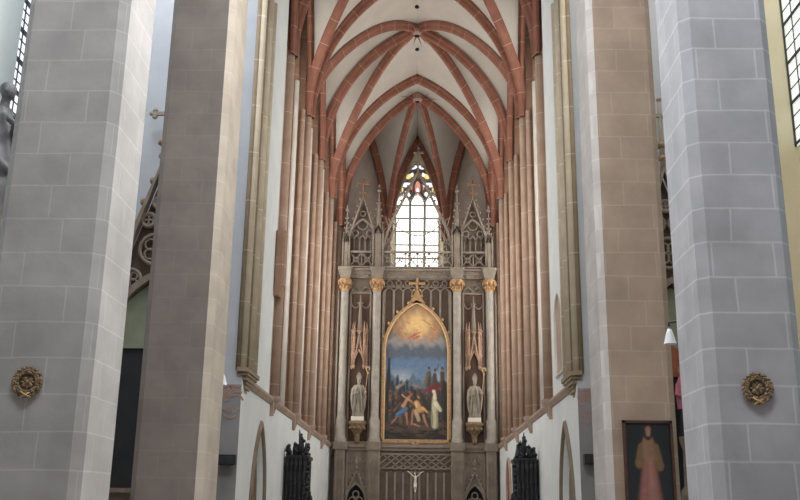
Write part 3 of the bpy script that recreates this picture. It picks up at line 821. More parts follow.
# ------------------------------------------------------------------ choir stalls
def stall(sd):
    side = 'left' if sd < 0 else 'right'
    t = thing('choir_stall', 'black carved choir stall with a jagged crest against the %s choir wall' % side, 'choir stall', (sd*3.6, 30.5, 0), 'carved choir stalls')
    y0, y1 = 30.0, 31.3
    xb = 3.94
    rnd = random.Random(5)
    def X(p): return sd*(xb - p)
    def B(mb, p0, p1, a, b, c, d, ch=0): mb.box(min(X(p0), X(p1)), max(X(p0), X(p1)), a, b, c, d, ch)
    m = MB(); B(m, 0, .1, y0, y1, 0, 3.3); m.build('back_panel', M['wood'], t)
    for (ya, yb) in ((y0, y0+.12), (y1-.12, y1)):
        m = MB(); B(m, 0, .66, ya, yb, 0, 3.2)
        for k in range(5):
            m.lathe([(.05, 0), (.07, .1), (.045, .3), (.06, 1.3), (.045, 2.3), (.08, 2.5), (.06, 2.62), (.09, 2.75)], (X(.06 + .135*k), ya-.04, .5), 8)
            for q in range(5): m.blob((X(.06 + .135*k), ya-.07, 1.2 + .42*q + rnd.uniform(-.1, .1)), (.05, .04, .07), 6, 4)
        m.build('end_panel', M['wood'], t)
    m = MB(); B(m, .1, .6, y0+.12, y1-.12, .42, .50); m.build('seat_bench', M['wood'], t)
    m = MB(); B(m, 0, .70, y0-.06, y1+.06, 3.2, 3.3, .03); m.build('canopy', M['wood'], t)
    # crest of leaves and scrolls, tallest in the middle
    for (p, h) in ((.08, .35), (.26, .42), (.40, .80), (.52, .55), (.62, .40)):
        c = MB()
        c.tube([(X(p), y0+.1, 3.28), (X(p + .03*sin(h*9)), y0+.08, 3.3 + h*.5), (X(p - .02), y0+.1, 3.3 + h)], [.09, .06, .015], 7)
        for q in range(7):
            a = rnd.uniform(0, 6.3); zz = 3.32 + h*.9*q/7
            rr = .10*(1 - .6*q/7)
            c.blob((X(p) + rr*cos(a), y0 + .1 + rr*sin(a), zz), (.06, .05, .07), 7, 5, Matrix.Rotation(a, 3, 'Y'))
        c.build('carved_crest', M['wood'], t)
    c = MB()   # leafy carving down the front edge
    for q in range(15):
        z = 3.25 - q*.16; p = .68 + .03*sin(q*1.9) + (.02*max(0, q-7))
        c.blob((X(p), y0 + .02, z), (.07, .06, .10), 7, 5, Matrix.Rotation(q*.7, 3, 'Y'))
    c.build('edge_carving', M['wood'], t)
    m = MB(); B(m, .72, .86, y0-.3, y1, 0, 1.55); B(m, .66, .92, y0-.34, y1+.05, 1.55, 1.62)
    for k in range(5): m.blob((X(.70 + .05*k), y0-.2, 1.7 + (.22, .34, .42, .26, .1)[k]), (.06, .06, .12), 8, 5)
    m.build('desk_front', M['wood'], t)
for sd in (-1, 1): stall(sd)

# ------------------------------------------------------------------ high altar retable
RX = .06; RY = 45.0
def retable():
    t = thing('altar_retable', 'tall grey-brown stone gothic retable with gilt capitals across the end of the choir', 'retable', (RX, RY, 0))
    def P(mb, name, mat, label=None): return mb.build(name, mat, t, label)
    # back slabs
    m = MB().box(RX-3.74, RX+3.74, RY+.12, RY+.45, 0, 13.2); P(m, 'back_wall', M['ret'])
    # predella zone
    m = MB()
    m.box(RX-1.85, RX+1.85, RY-.05, RY+.12, 0, 4.4); P(m, 'predella_panel', M['gable_bg'])
    m = MB()
    for k in range(10):   # vertical mouldings
        x = RX - 1.72 + 3.44*k/9
        m.bar((x, RY-.09, 0), (x, RY-.09, 3.55), .09, .10)
    for k in range(9):
        x0 = RX - 1.72 + 3.44*(k+.5)/9
        m.path([(x0 + a, RY-.09, 3.42 + b) for a, b in arch(.19, .22, 5)], .05, .1)
    # lozenge trellis
    for k in range(-9, 10):
        a, b = RX + k*.38, RX + (k+2)*.38
        for (p, q) in ((a, b), (b, a)):
            z0, z1 = 3.62, 4.22
            if p < RX-1.72:
                if p == q: continue
                z0 += (RX-1.72-p)/(q-p)*.6; p = RX-1.72
            if q < RX-1.72: continue
            if p > RX+1.72: continue
            if q > RX+1.72: z1 = z0 + (RX+1.72-p)/(q-p)*(z1-z0); q = RX+1.72
            m.path([(p, RY-.09, z0), ((p+q)/2, RY-.09, (z0+z1)/2), (q, RY-.09, z1)], .055, .09)
    m.bar((RX-1.75, RY-.09, 3.60), (RX+1.75, RY-.09, 3.60), .05); m.bar((RX-1.75, RY-.09, 4.25), (RX+1.75, RY-.09, 4.25), .06)
    P(m, 'predella_tracery', M['ret_lt'])
    # ledge
    m = MB().box(RX-3.78, RX+3.78, RY-.22, RY+.12, 4.55, 4.68); m.box(RX-3.75, RX+3.75, RY-.14, RY+.12, 4.40, 4.55); m.box(RX-3.74, RX+3.74, RY-.1, RY+.12, 4.68, 4.82)
    for x in (-3.56, -1.97, 1.97, 3.56): m.box(RX+x-.34, RX+x+.34, RY-.42, RY-.1, 4.42, 4.78, .06)
    P(m, 'ledge', M['ret'])
    # pedestals, columns
    for x in (-3.56, -1.97, 1.97, 3.56):
        w = .30 if abs(x) < 3 else .25
        m = MB().box(RX+x-w, RX+x+w, RY-.36, RY+.12, 0, 4.44, .06)
        for q in (-.16, 0, .16): m.bar((RX+x+q, RY-.38, .2), (RX+x+q, RY-.38, 4.0), .045)
        P(m, 'pedestal', M['ret'])
        r = .20 if abs(x) < 3 else .19
        c = MB(); c.lathe([(r+.10, 4.78), (r+.10, 4.95), (r+.06, 5.0), (r+.06, 5.8), (r+.02, 5.9), (r, 5.95), (r, 12.08)], (RX+x, RY-.14, 0), 16)
        col = P(c, 'column', M['col_stone'], 'grey polished column')
        for q in (-1, 1):
            s = MB(); s.tube([(RX+x+q*.30, RY-.02, 4.8), (RX+x+q*.30, RY-.02, 12.1)], .05, 6); s.build('side_shaft', M['ret_lt'], col)
        c = MB(); c.lathe([(r+.02, 12.08), (r+.05, 12.12), (r+.03, 12.18), (r+.04, 12.38), (r+.16, 12.62), (r+.10, 12.70)], (RX+x, RY-.14, 0), 16)
        for k in range(9):
            a = 2*pi*k/9
            c.blob((RX+x + (r+.11)*cos(a), RY-.14 + (r+.11)*sin(a), 12.50), (.08, .08, .13), 8, 5)
            c.blob((RX+x + (r+.05)*cos(a+.35), RY-.14 + (r+.05)*sin(a+.35), 12.30), (.06, .06, .10), 8, 5)
        c.build('capital', M['gold'], col, 'gilded leafy capital')
    # niches between the columns
    for sd in (-1, 1):
        xm = RX + sd*2.77
        m = MB().box(xm-.52, xm+.52, RY+.04, RY+.125, 4.82, 12.0)
        n_ = P(m, 'niche_panel', M['niche'], 'red-brown back of a statue niche')
        m = MB()
        for q in (-.50, .50): m.bar((xm+q, RY+.0, 4.82), (xm+q, RY+.0, 12.0), .07, .12)
        for q in (-.25, .25): m.path([(xm+q+a, RY+.03, 11.55-b) for a, b in arch(.20, .28, 5)], .05, .08)
        for q in (-.25, .25): m.path([(xm+q+a, RY+.03, 12.1+b*.6) for a, b in arch(.22, .42, 5)], .06, .08)
        m.box(xm-.5, xm+.5, RY-.0, RY+.1, 12.0, 12.1)
        m.build('niche_moulding', M['ret'], n_)
        # canopy: three-sided openwork with spire
        c = MB()
        zb = 8.45
        for q, yy in ((-.36, -.12), (.36, -.12), (-.24, -.40), (.24, -.40)):
            c.tube([(xm+q, RY+yy, zb - .1), (xm+q*1.0, RY+yy, zb+1.6), (xm+q*.92, RY+yy+.02, zb+2.1)], [.055, .06, .012], 6)
            c.lathe([(.01, -.16), (.06, -.08), (.07, 0), (.04, .06)], (xm+q, RY+yy, zb-.08), 8)
            for k in range(4):
                c.blob((xm+q, RY+yy, zb+.5+.4*k), (.085, .085, .05), 6, 4)
        for a in ((-.24, -.42, .24, -.42), (-.36, -.12, -.24, -.40), (.24, -.40, .36, -.12)):
            xa, ya, xc, yc = a
            am = Vector(((xa+xc)/2, (ya+yc)/2, 0))
            top = (xm+am.x*.9, RY+am.y, zb+1.45)
            for s_ in (0, 1):
                st = (xm + (xa if s_ == 0 else xc), RY + (ya if s_ == 0 else yc), zb + .1)
                mid = ((st[0]*.55+top[0]*.45), (st[1]*.55+top[1]*.45), zb+.62)
                c.tube([st, mid, top], [.05, .045, .03], 6)
                mid2 = ((st[0]*.5+top[0]*.5), (st[1]*.5+top[1]*.5), zb+.42)
                c.tube([st, mid2, (top[0], top[1], zb+.72)], .03, 6)
            c.blob((top[0], top[1], zb+1.55), (.08, .08, .10), 8, 5)
            c.bar((top[0]-.13, top[1], zb+1.62), (top[0]+.13, top[1], zb+1.62), .05)
        c.box(xm-.34, xm+.34, RY-.36, RY+.1, zb+.78, zb+.86, .12)
        cp = P(c, 'canopy', M['canopy'], 'reddish openwork canopy over the niche statue')
        s = MB(); s.lathe([(.20, 0), (.16, .4), (.09, 1.5), (.03, 2.5), (.02, 2.6)], (xm, RY-.12, zb+.85), 8)
        s.blob((xm, RY-.12, zb+3.0), (.07, .07, .09), 8, 5)
        s.tube([(xm, RY-.12, zb+2.6), (xm, RY-.12, zb+3.25)], .025, 6); s.bar((xm-.15, RY-.12, zb+3.05), (xm+.15, RY-.12, zb+3.05), .05)
        s.build('canopy_spire', M['ret'], cp)
        # console under the statue
        c = MB(); c.lathe([(.06, 0), (.12, .06), (.13, .3), (.16, .42), (.22, .5), (.30, .62), (.40, .85), (.44, .90), (.44, 1.0), (.40, 1.04)], (xm, RY-.20, 4.72), 8)
        for k in range(8):
            a = 2*pi*k/8 + .3; c.blob((xm + .33*cos(a), RY-.20 + .33*sin(a), 5.42), (.09, .09, .10), 8, 5)
        P(c, 'console', M['gold_dk'], 'brown gilded leaf console under the niche statue')
        # lower side panel with dark tracery and little gable
        m = MB(); m.box(xm-.5, xm+.5, RY-.02, RY+.12, 0, 4.4); P(m, 'dado_panel', M['ret'])
        g = MB()
        for q in (-.46, .46): g.bar((xm+q, RY-.06, 0), (xm+q, RY-.06, 4.3), .08)
        g.path([(xm+a, RY-.08, 2.1+b) for a, b in arch(.45, .8, 8)], .08, .12)
        g.path([(xm-.5, RY-.10, 2.35), (xm, RY-.10, 3.45), (xm+.5, RY-.10, 2.35)], .09, .14)
        for k in range(5):
            for q in (-1, 1): g.blob((xm + q*(.48-.09*k), RY-.12, 2.5 + .2*k), (.06, .06, .07), 6, 4)
        g.tube([(xm, RY-.10, 3.4), (xm, RY-.10, 4.05)], .035, 6)
        g.bar((xm-.13, RY-.10, 3.85), (xm+.13, RY-.10, 3.85), .07); g.blob((xm, RY-.1, 3.6), (.09, .06, .07), 8, 5)
        for k in range(3): g.path([(xm + (k-1)*.3 + a, RY-.05, 4.1-b*.8) for a, b in arch(.15, .3, 5)], .05, .08)
        dg = P(g, 'dado_gable', M['ret_lt'])
        h = MB(); h.slab([(xm-.41, 1.0), (xm+.41, 1.0)] + [(xm-a, 2.1+b) for a, b in arch(.41, .72, 8)], RY-.035, RY-.025); h.build('dark_opening', M['dark'], dg)
        w = MB()
        for (dx, dz) in ((0, .28), (-.17, 0), (.17, 0)):
            w.tube([(xm+dx+.14*cos(a), RY-.06, 2.12+dz+.15*sin(a)) for a in [2*pi*k/14 for k in range(14)]], .035, 6, closed=True)
        for q in (-.2, 0, .2): w.bar((xm+q, RY-.06, 1.0), (xm+q, RY-.06, 1.95), .05)
        w.build('opening_tracery', M['ret_lt'], dg)
    # panelled ground behind the picture
    m = MB().box(RX-1.75, RX+1.75, RY+.05, RY+.125, 4.82, 12.95); P(m, 'picture_ground', M['ret_dk'])
    m = MB()
    for k in range(8):
        x = RX - 1.6 + 3.2*k/7
        m.bar((x, RY+.02, 9.0), (x, RY+.02, 12.2), .10, .10)
    for k in range(7):
        x = RX - 1.6 + 3.2*(k+.5)/7
        m.path([(x+a, RY+.02, 12.05+b) for a, b in arch(.21, .26, 5)], .05, .08)
        m.tube([(x+.13*cos(a), RY+.02, 12.55+.13*sin(a)) for a in [2*pi*j/10 for j in range(10)]], .035, 5, closed=True)
    for k in range(15):
        x = RX - 1.65 + 3.3*k/14; z = 12.42 + (.26 if k % 2 else 0)
        m.blob((x, RY+.0, z), (.06, .05, .06), 6, 4)
    m.bar((RX-1.7, RY+.02, 12.36), (RX+1.7, RY+.02, 12.36), .05); m.bar((RX-1.7, RY+.02, 12.75), (RX+1.7, RY+.02, 12.75), .06)
    P(m, 'ground_tracery', M['ret'])
    # entablature
    m = MB().box(RX-3.74, RX+3.74, RY-.12, RY+.45, 12.78, 12.95); m.box(RX-3.78, RX+3.78, RY-.26, RY+.45, 13.14, 13.24); m.box(RX-3.74, RX+3.74, RY-.16, RY+.45, 12.95, 13.14)
    for x in (-3.56, -1.97, 1.97, 3.56):
        m.prism([(RX+x-.22, RY-.38), (RX+x+.22, RY-.38), (RX+x+.22, RY+.1), (RX+x-.22, RY+.1)], 12.70, 13.15, [(RX+x-.34, RY-.46), (RX+x+.34, RY-.46), (RX+x+.34, RY+.2), (RX+x-.34, RY+.2)])
        m.box(RX+x-.36, RX+x+.36, RY-.48, RY+.2, 13.15, 13.27, .08)
    for k in range(15):
        x = RX - 3.4 + 6.8*k/14; m.blob((x, RY-.15, 12.87), (.08, .05, .06), 6, 4)
    for k in range(11):
        x = RX - 1.6 + 3.2*k/10; m.path([(x + a, RY-.17, 12.98 + b) for a, b in arch(.13, .12, 4)], .03, .04)
    P(m, 'entablature', M['ret'])
    # balustrade
    for (a, b) in ((-3.36, -2.2), (-1.74, 1.74), (2.2, 3.36)):
        m = MB(); z0, z1 = 13.3, 14.12
        m.bar((RX+a, RY-.1, z1), (RX+b, RY-.1, z1), .10, .14); m.bar((RX+a, RY-.1, z0+.04), (RX+b, RY-.1, z0+.04), .08, .14)
        n = max(2, round((b-a)/.62))
        for k in range(n):
            xa = RX + a + (b-a)*k/n; xb = RX + a + (b-a)*(k+1)/n
            if abs((xa+xb)/2-RX) < 1.2 and b-a > 2: pass
            m.bar((xa, RY-.1, z0), (xa, RY-.1, z1), .06)
            m.path([(xa, RY-.1, z0+.08), ((xa+xb)/2, RY-.1, z0+.42), (xb, RY-.1, z1-.05)], .045, .06); m.path([(xb, RY-.1, z0+.08), ((xa+xb)/2, RY-.1, z0+.42), (xa, RY-.1, z1-.05)], .045, .06)
            m.tube([((xa+xb)/2+.13*cos(q), RY-.1, z0+.42+.13*sin(q)) for q in [2*pi*j/10 for j in range(10)]], .025, 5, closed=True)
        P(m, 'balustrade', M['ret_lt'] if b-a > 2 else M['ret'])
    # pinnacles over the columns
    for x, hh in ((-3.56, 2.9), (-1.97, 3.9), (1.97, 3.9), (3.56, 2.9)):
        w = .20 if abs(x) < 3 else .13
        m = MB().box(RX+x-w, RX+x+w, RY-.2, RY+.2, 13.3, 13.3+hh*.45, .05)
        for q in (-1, 1): m.tube([(RX+x+q*w*1.2, RY-.2, 13.3), (RX+x+q*w*1.2, RY-.2, 13.3+hh*.45), (RX+x+q*w*1.1, RY-.2, 13.3+hh*.6)], [.05, .05, .01], 6)
        z = 13.3 + hh*.45
        for q in (-1, 1): m.path([(RX+x-w, RY-.21, z), (RX+x, RY-.21, z+.4), (RX+x+w, RY-.21, z)], .06, .08)
        m.lathe([(w*1.1, 0), (w*.8, .3), (w*.35, hh*.38), (.03, hh*.55), (.03, hh*.6)], (RX+x, RY, z), 8)
        for k in range(5):
            for q in (-1, 1): m.blob((RX+x+q*(w*1.15)*(1-k/6.5), RY-.06, z+.25+hh*.09*k), (.06, .06, .06), 6, 4)
        m.blob((RX+x, RY, z+hh*.60), (.11, .11, .09), 8, 5); m.blob((RX+x, RY, z+hh*.66), (.05, .05, .12), 8, 5)
        P(m, 'pinnacle', M['ret'])
    # side gables
    for sd in (-1, 1):
        xm = RX + sd*2.77
        m = MB()
        zb, zt = 14.7, 17.0
        m.path([(xm-.74, RY-.05, zb), (xm, RY-.05, zt), (xm+.74, RY-.05, zb)], .13, .2)
        m.path([(xm + a, RY-.03, 14.6+b) for a, b in arch(.70, 1.25, 8)], .09, .16)
        for k in range(5):
            m.path([(xm - .56 + .28*k - .14 + .14 + a, RY+.05, 14.75+b) for a, b in arch(.14, .25, 4)], .05, .08)
        for k in range(6):
            x = xm - .70 + 1.4*k/5; m.bar((x, RY+.05, 13.3), (x, RY+.05, 14.85), .055)
        for (dx, dz, r) in ((0, 15.55, .24), (-.36, 15.12, .15), (.36, 15.12, .15), (0, 16.15, .13)):
            m.tube([(xm+dx+r*cos(q), RY, dz+r*sin(q)) for q in [2*pi*j/14 for j in range(14)]], .035, 6, closed=True)
        for k in range(7):
            for q in (-1, 1): m.blob((xm + q*(.80-.11*k), RY-.06, zb+.15+.34*k), (.075, .06, .07), 6, 4)
        P(m, 'side_gable', M['ret'])
        b = MB(); b.slab([(xm-.74, 13.3), (xm+.74, 13.3), (xm+.72, 14.8), (xm, 16.9), (xm-.72, 14.8)], RY+.14, RY+.2); P(b, 'gable_panel', M['gable_bg'])
        f = MB(); f.tube([(xm, RY-.05, 16.95), (xm, RY-.05, 18.0)], [.06, .04], 6)
        f.bar((xm-.24, RY-.05, 17.72), (xm+.24, RY-.05, 17.72), .10); f.bar((xm-.14, RY-.05, 17.25), (xm+.14, RY-.05, 17.25), .09)
        for dx, dz in ((-.28, 17.72), (.28, 17.72), (0, 18.1), (-.14, 17.25), (.14, 17.25), (0, 17.72)): f.blob((xm+dx, RY-.05, dz), (.08, .07, .08), 8, 5)
        P(f, 'gable_finial', M['ret_red'], 'reddish cross finial of a side gable')
    # openwork ogee gable in front of the window
    m = MB(); og = []
    H = 18.35
    for k in range(25):
        s = k/24
        # from the pinnacle out of the balustrade, bulging, then up to the point
        x = 1.78*(1-s)**.82*(1 + .22*sin(pi*s)*(1-s)) if s < 1 else 0
        z = 13.9 + (H-13.9)*(s**1.02)
        og.append((x, z))
    for sd in (-1, 1):
        m.path([(RX + sd*x, RY-.05, z) for x, z in og], .12, .2)
        for k in range(2, 23, 2):
            x, z = og[k]; m.blob((RX + sd*(x+.10), RY-.05, z+.03), (.07, .06, .07), 6, 4)
        # inner cusped arch
        m.path([(RX + sd*x*.86, RY-.03, z-.25) for x, z in og[:13]], .05, .12)
        # lower open tracery beside the window
        for z in (14.4, 15.2):
            m.path([(RX + sd*1.72, RY-.05, z), (RX + sd*1.45, RY-.05, z+.3), (RX + sd*1.28, RY-.05, z+.75)], .05, .08)
            m.path([(RX + sd*1.30, RY-.05, z-.1), (RX + sd*1.5, RY-.05, z+.35), (RX + sd*1.62, RY-.05, z+.8)], .05, .08)
        m.path([(RX + sd*(1.5 - 1.5*s_), RY-.05, 15.9 - 0.9*sin(s_*pi/2) + .0) for s_ in [j/10 for j in range(11)]], .045, .06)
    m.tube([(RX, RY-.05, H-.3), (RX, RY-.05, H+1.3)], .04, 6); m.bar((RX-.18, RY-.05, H+1.1), (RX+.18, RY-.05, H+1.1), .07)
    for dx, dz in ((-.20, 1.1), (.20, 1.1), (0, 1.35), (-.10, .55), (.10, .55)): m.blob((RX+dx, RY-.05, H+dz), (.07, .06, .07), 6, 4)
    P(m, 'ogee_gable', M['ret'])
    return t
M['gable_bg'] = plain('gable_ground_stone', lin(104,92,82), lin(118,106,95), 2.0, .9)
M['ret_red'] = plain('reddish_finial_stone', lin(122,88,70), lin(138,102,82), 3.0, .85)
retable()

# ------------------------------------------------------------------ altar painting
_rc = random.Random(11)
DABS = []
for _ in range(90):      # the crowd in the dusk of the middle ground
    x = _rc.uniform(388, 446); y = _rc.uniform(384, 420)
    if 408 < x < 424 and y < 388: continue
    t_ = _rc.random()
    col = (lin(52,46,44), lin(72,58,48), lin(60,62,68), lin(96,78,62), lin(38,34,34), lin(84,48,40))[int(t_*6)]
    DABS.append((col, x, y, x + _rc.uniform(-2, 2), y + _rc.uniform(2, 6), _rc.uniform(.9, 2.2), _rc.uniform(1.2, 2.8)))
    if t_ < .45: DABS.append((lin(126,96,74), x, y-1.5, x+.2, y-1.0, .9, .9))
for _ in range(40):      # ground and shadow
    x = _rc.uniform(388, 446); y = _rc.uniform(421, 439)
    DABS.append(((lin(58,48,40), lin(84,68,54), lin(34,32,32))[int(_rc.random()*3)], x, y, x + _rc.uniform(3, 9), y + _rc.uniform(-1, 1), .8, 1.4))
def paint(u, z):
    px = 387 + 60*u                      # horizontal picture position
    py = 441 - (z - 4.88)*20.75
    wob = 1.6*sin(px*.41 + py*.23) + 1.1*sin(px*.83 - py*.37)
    if py < 356:
        d = sqrt(((px-418)/25)**2 + ((py-325)/21)**2) + .05*wob
        c = mixc(lin(222,184,124), lin(158,122,90), sstep(.1, .95, d))
        c = mixc(c, lin(112,104,98), sstep(.8, 1.2, d))
        c = mixc(c, lin(150,146,142), sstep(336, 343, py + wob)*.7)
        c = mixc(c, lin(84,92,104), sstep(343, 351, py + wob))
    else:
        c = mixc(lin(84,92,104), lin(94,118,148), sstep(356, 364, py + wob*.6))
        c = mixc(c, lin(158,166,172), sstep(366, 382, py + wob*.4)*(.55 + .45*sin(px*.16)))
    c = mixc(c, lin(86,104,126), sstep(0, 3, py - (379 + 4*sin(px*.33) - 1.6*sin(px*.9))))
    c = mixc(c, lin(54,46,42), sstep(0, 9, py - 387 + 2*sin(px*.6)))
    c = mixc(c, lin(88,70,56), sstep(418, 428, py + wob)*.9)
    c = mixc(c, lin(34,33,32), sstep(429, 439, py + 3*sin(px*.25)))
    def st(col, *a, soft=.6):
        nonlocal c
        k = capd(px + .35*wob*.5, py, *a)
        if k > 0:
            sh = .82 + .36*min(1, max(0, .5 - (px - (a[0]+a[2])/2)/(2*max(a[4], a[5]))))   # lit from the left
            c = mixc(c, tuple(q*sh for q in col[:3]), sstep(0, soft, k))
    # cherubs in the glow
    st(lin(172,96,74), 409, 340, 416, 335, 1.4, 1.8); st(lin(162,88,70), 414, 340, 419, 337, 1.2, 1.0); st(lin(204,140,104), 416.5, 332.5, 417.5, 331, 1.3, 1.2); st(lin(176,98,74), 416, 335, 420, 333, 1.0, .8)
    for (x, y, q) in ((401, 327, 1), (404, 333, 1.1), (408, 322, .9), (428, 323, 1), (432, 328, 1.2), (435, 334, 1.4), (430, 339, 1.3), (438, 330, 1), (424, 320, .8)):
        st(lin(176,118,90), x-1, y, x+2*q, y+2.4*q, 1.5*q, 1.2*q, soft=1); st(lin(206,154,118), x+.5, y-1.6, x+.8, y-1.4, 1.0, 1.0, soft=1)
    # cypress and left hillside
    st(lin(36,42,46), 390.5, 360, 390.5, 392, 1.4, 4.0); st(lin(46,46,46), 389, 388, 398, 392, 7, 8, soft=1); st(lin(48,43,40), 394, 402, 402, 398, 9, 9, soft=1)
    for dab in DABS: st(*dab)
    for (x, y) in ((394, 382), (399, 378), (403, 383), (408, 382), (413, 384)):
        st(lin(48,48,52), x, y, x, y+8, 1.3, 2.4); st(lin(104,84,68), x, y-1, x, y, 1.0, 1.0)
    st(lin(128,122,112), 399, 389, 405, 385, 2.4, 1.6); st(lin(124,116,106), 414, 386, 421, 389, 2.4, 2.0); st(lin(110,104,98), 414, 386, 413, 382, 1.2, 1.0)
    st(lin(124,90,66), 393, 397, 392, 402, 1.4, 1.2); st(lin(110,76,56), 396, 412, 402, 404, 1.4, 1.0)
    # horsemen right
    for (x, y) in ((429, 370), (435, 372), (442, 370)):
        st(lin(66,60,52), x, y+4, x, y+16, 2.6, 4.4); st(lin(110,82,64), x, y, x, y+.5, 1.5, 1.5); st(lin(50,44,40), x, y-1.2, x+.4, y-1, 1.5, 1.2)
    st(lin(104,92,70), 428, 375, 425, 386, 2.2, 2.4); st(lin(76,62,48), 437, 371, 438.5, 365, .8, .6)
    st(lin(116,38,36), 426, 392, 438, 387, 3.0, 5.0, soft=.9); st(lin(98,32,34), 431, 391, 441, 394, 3.0, 3.4, soft=.9); st(lin(48,38,34), 423, 396, 428, 410, 3, 4, soft=1); st(lin(42,34,32), 444, 384, 444, 418, 3.4, 4)
    # bending man, red cap, blue cloth
    st(lin(178,128,96), 410.5, 398, 405, 407, 1.9, 2.4); st(lin(190,140,106), 403, 396, 409, 400, 1.0, 1.1); st(lin(184,132,98), 409, 400, 415, 405, 1.1, 1.0); st(lin(150,72,56), 411, 393.5, 412.5, 395, 1.7, 1.6); st(lin(170,118,90), 412.5, 396, 412.8, 396.6, 1.1, 1.0)
    st(lin(84,116,156), 407, 410, 400, 416, 2.6, 2.8); st(lin(66,92,132), 404, 415, 398, 418, 1.6, 1.2); st(lin(164,114,84), 407.5, 414, 409.5, 425, 1.5, 1.1); st(lin(160,110,80), 399, 418, 394.5, 424, 1.2, .9)
    # centre figure in ochre
    st(lin(198,152,98), 417.5, 404, 421, 411, 3.4, 3.8); st(lin(224,182,130), 417, 404, 418, 408, 1.5, 1.2); st(lin(176,124,92), 418.8, 397.5, 419.2, 398.8, 1.7, 1.6); st(lin(94,64,48), 418.6, 396, 419.8, 396.4, 1.6, 1.2)
    st(lin(206,158,110), 423, 409, 428, 413, 2.0, 1.3); st(lin(172,122,92), 424, 416, 428, 427, 1.5, 1.0); st(lin(168,124,94), 415, 425, 421, 427, 1.2, .9); st(lin(186,160,126), 417, 412, 419.5, 421, 2.6, 2.2); st(lin(162,114,84), 414.5, 411, 413, 425, 1.5, 1.1)
    # white-robed figure
    st(lin(190,182,150), 434.5, 399, 435, 426, 3.0, 4.4); st(lin(210,202,172), 436, 404, 440, 411, 3.0, 2.4); st(lin(214,206,178), 433.8, 392.5, 435, 399, 2.2, 2.8)
    st(lin(124,88,66), 432.4, 394.6, 432.6, 396.4, 1.0, 1.0); st(lin(140,132,104), 432, 406, 433, 426, .6, .8); st(lin(150,142,112), 436.5, 412, 437, 427, .6, .8)
    st(lin(30,29,29), 388, 433, 404, 437, 4, 2.5, soft=1)
    return c
def altar_painting():
    xc, hw = RX, 1.50
    yb = RY - .02
    t = thing('altar_painting', 'large pointed-arch altar painting of a crowded biblical scene in a gilt frame', 'painting', (xc, yb, 4.8))
    zs, zt = 9.15, 11.5
    def top(u):
        x = abs(2*u-1)*hw; R = ((zt-zs)**2 + hw*hw)/(2*hw)
        return zs + sqrt(max(0, R*R - (x + R - hw)**2))
    vs, fs, cols = painted_canvas(paint, top, xc-hw, xc+hw, 4.9, yb-.04, 100, 210)
    canvas_obj('canvas', vs, fs, cols, t, M['oil'])
    ol = [(xc-hw-.07, 4.85)] + [(xc + a, zs + b) for a, b in arch(hw+.07, zt-zs+.08, 14)] + [(xc+hw+.07, 4.85)]
    f = MB(); f.path([(a, yb-.05, b) for a, b in ol], .17, .14)
    f.bar((xc-hw-.15, yb-.05, 4.86), (xc+hw+.15, yb-.05, 4.86), .17, .14)
    fr = f.build('gilt_frame', M['gold'], t)
    f = MB(); f.path([(xc + (a-xc)*.965, yb-.09, b if b < zs else zs + (b-zs)*.975) for a, b in ol], .06, .08)
    f.build('frame_bead', M['gold_lt'], fr)
    k = MB()
    pts = arch(hw+.22, zt-zs+.26, 14)
    for j in range(3, len(pts)-3, 3):
        a, b = pts[j]
        if abs(a) < .25: continue
        k.blob((xc+a, yb-.05, zs+b), (.07, .06, .08), 7, 5)
    k.build('crocket', M['gold_lt'], fr)
    g = MB()   # ogee tip and cross
    g.slab([(xc-.42, zt+.02), (xc+.42, zt+.02), (xc+.2, zt+.28), (xc+.10, zt+.6), (xc, zt+.7), (xc-.10, zt+.6), (xc-.2, zt+.28)], yb-.12, yb+.02)
    for q in (-1, 1):
        g.blob((xc+q*.22, yb-.06, zt+.38), (.08, .06, .08), 8, 5); g.blob((xc+q*.14, yb-.06, zt+.68), (.07, .06, .07), 8, 5)
    g.bar((xc, yb-.06, zt+.5), (xc, yb-.06, zt+1.40), .11, .08); g.bar((xc-.30, yb-.06, zt+1.02), (xc+.30, yb-.06, zt+1.02), .11, .08)
    for dx, dz in ((-.33, 1.02), (.33, 1.02), (0, 1.42), (0, 1.02)): g.blob((xc+dx, yb-.06, zt+dz), (.09, .06, .09), 8, 5)
    g.build('frame_finial', M['gold'], t, 'gilt cross on the point of the frame')
    b = MB(); b.blob((xc, yb-.1, 4.68), (.22, .08, .16), 10, 6); b.build('frame_boss', M['gold_dk'], t)
altar_painting()

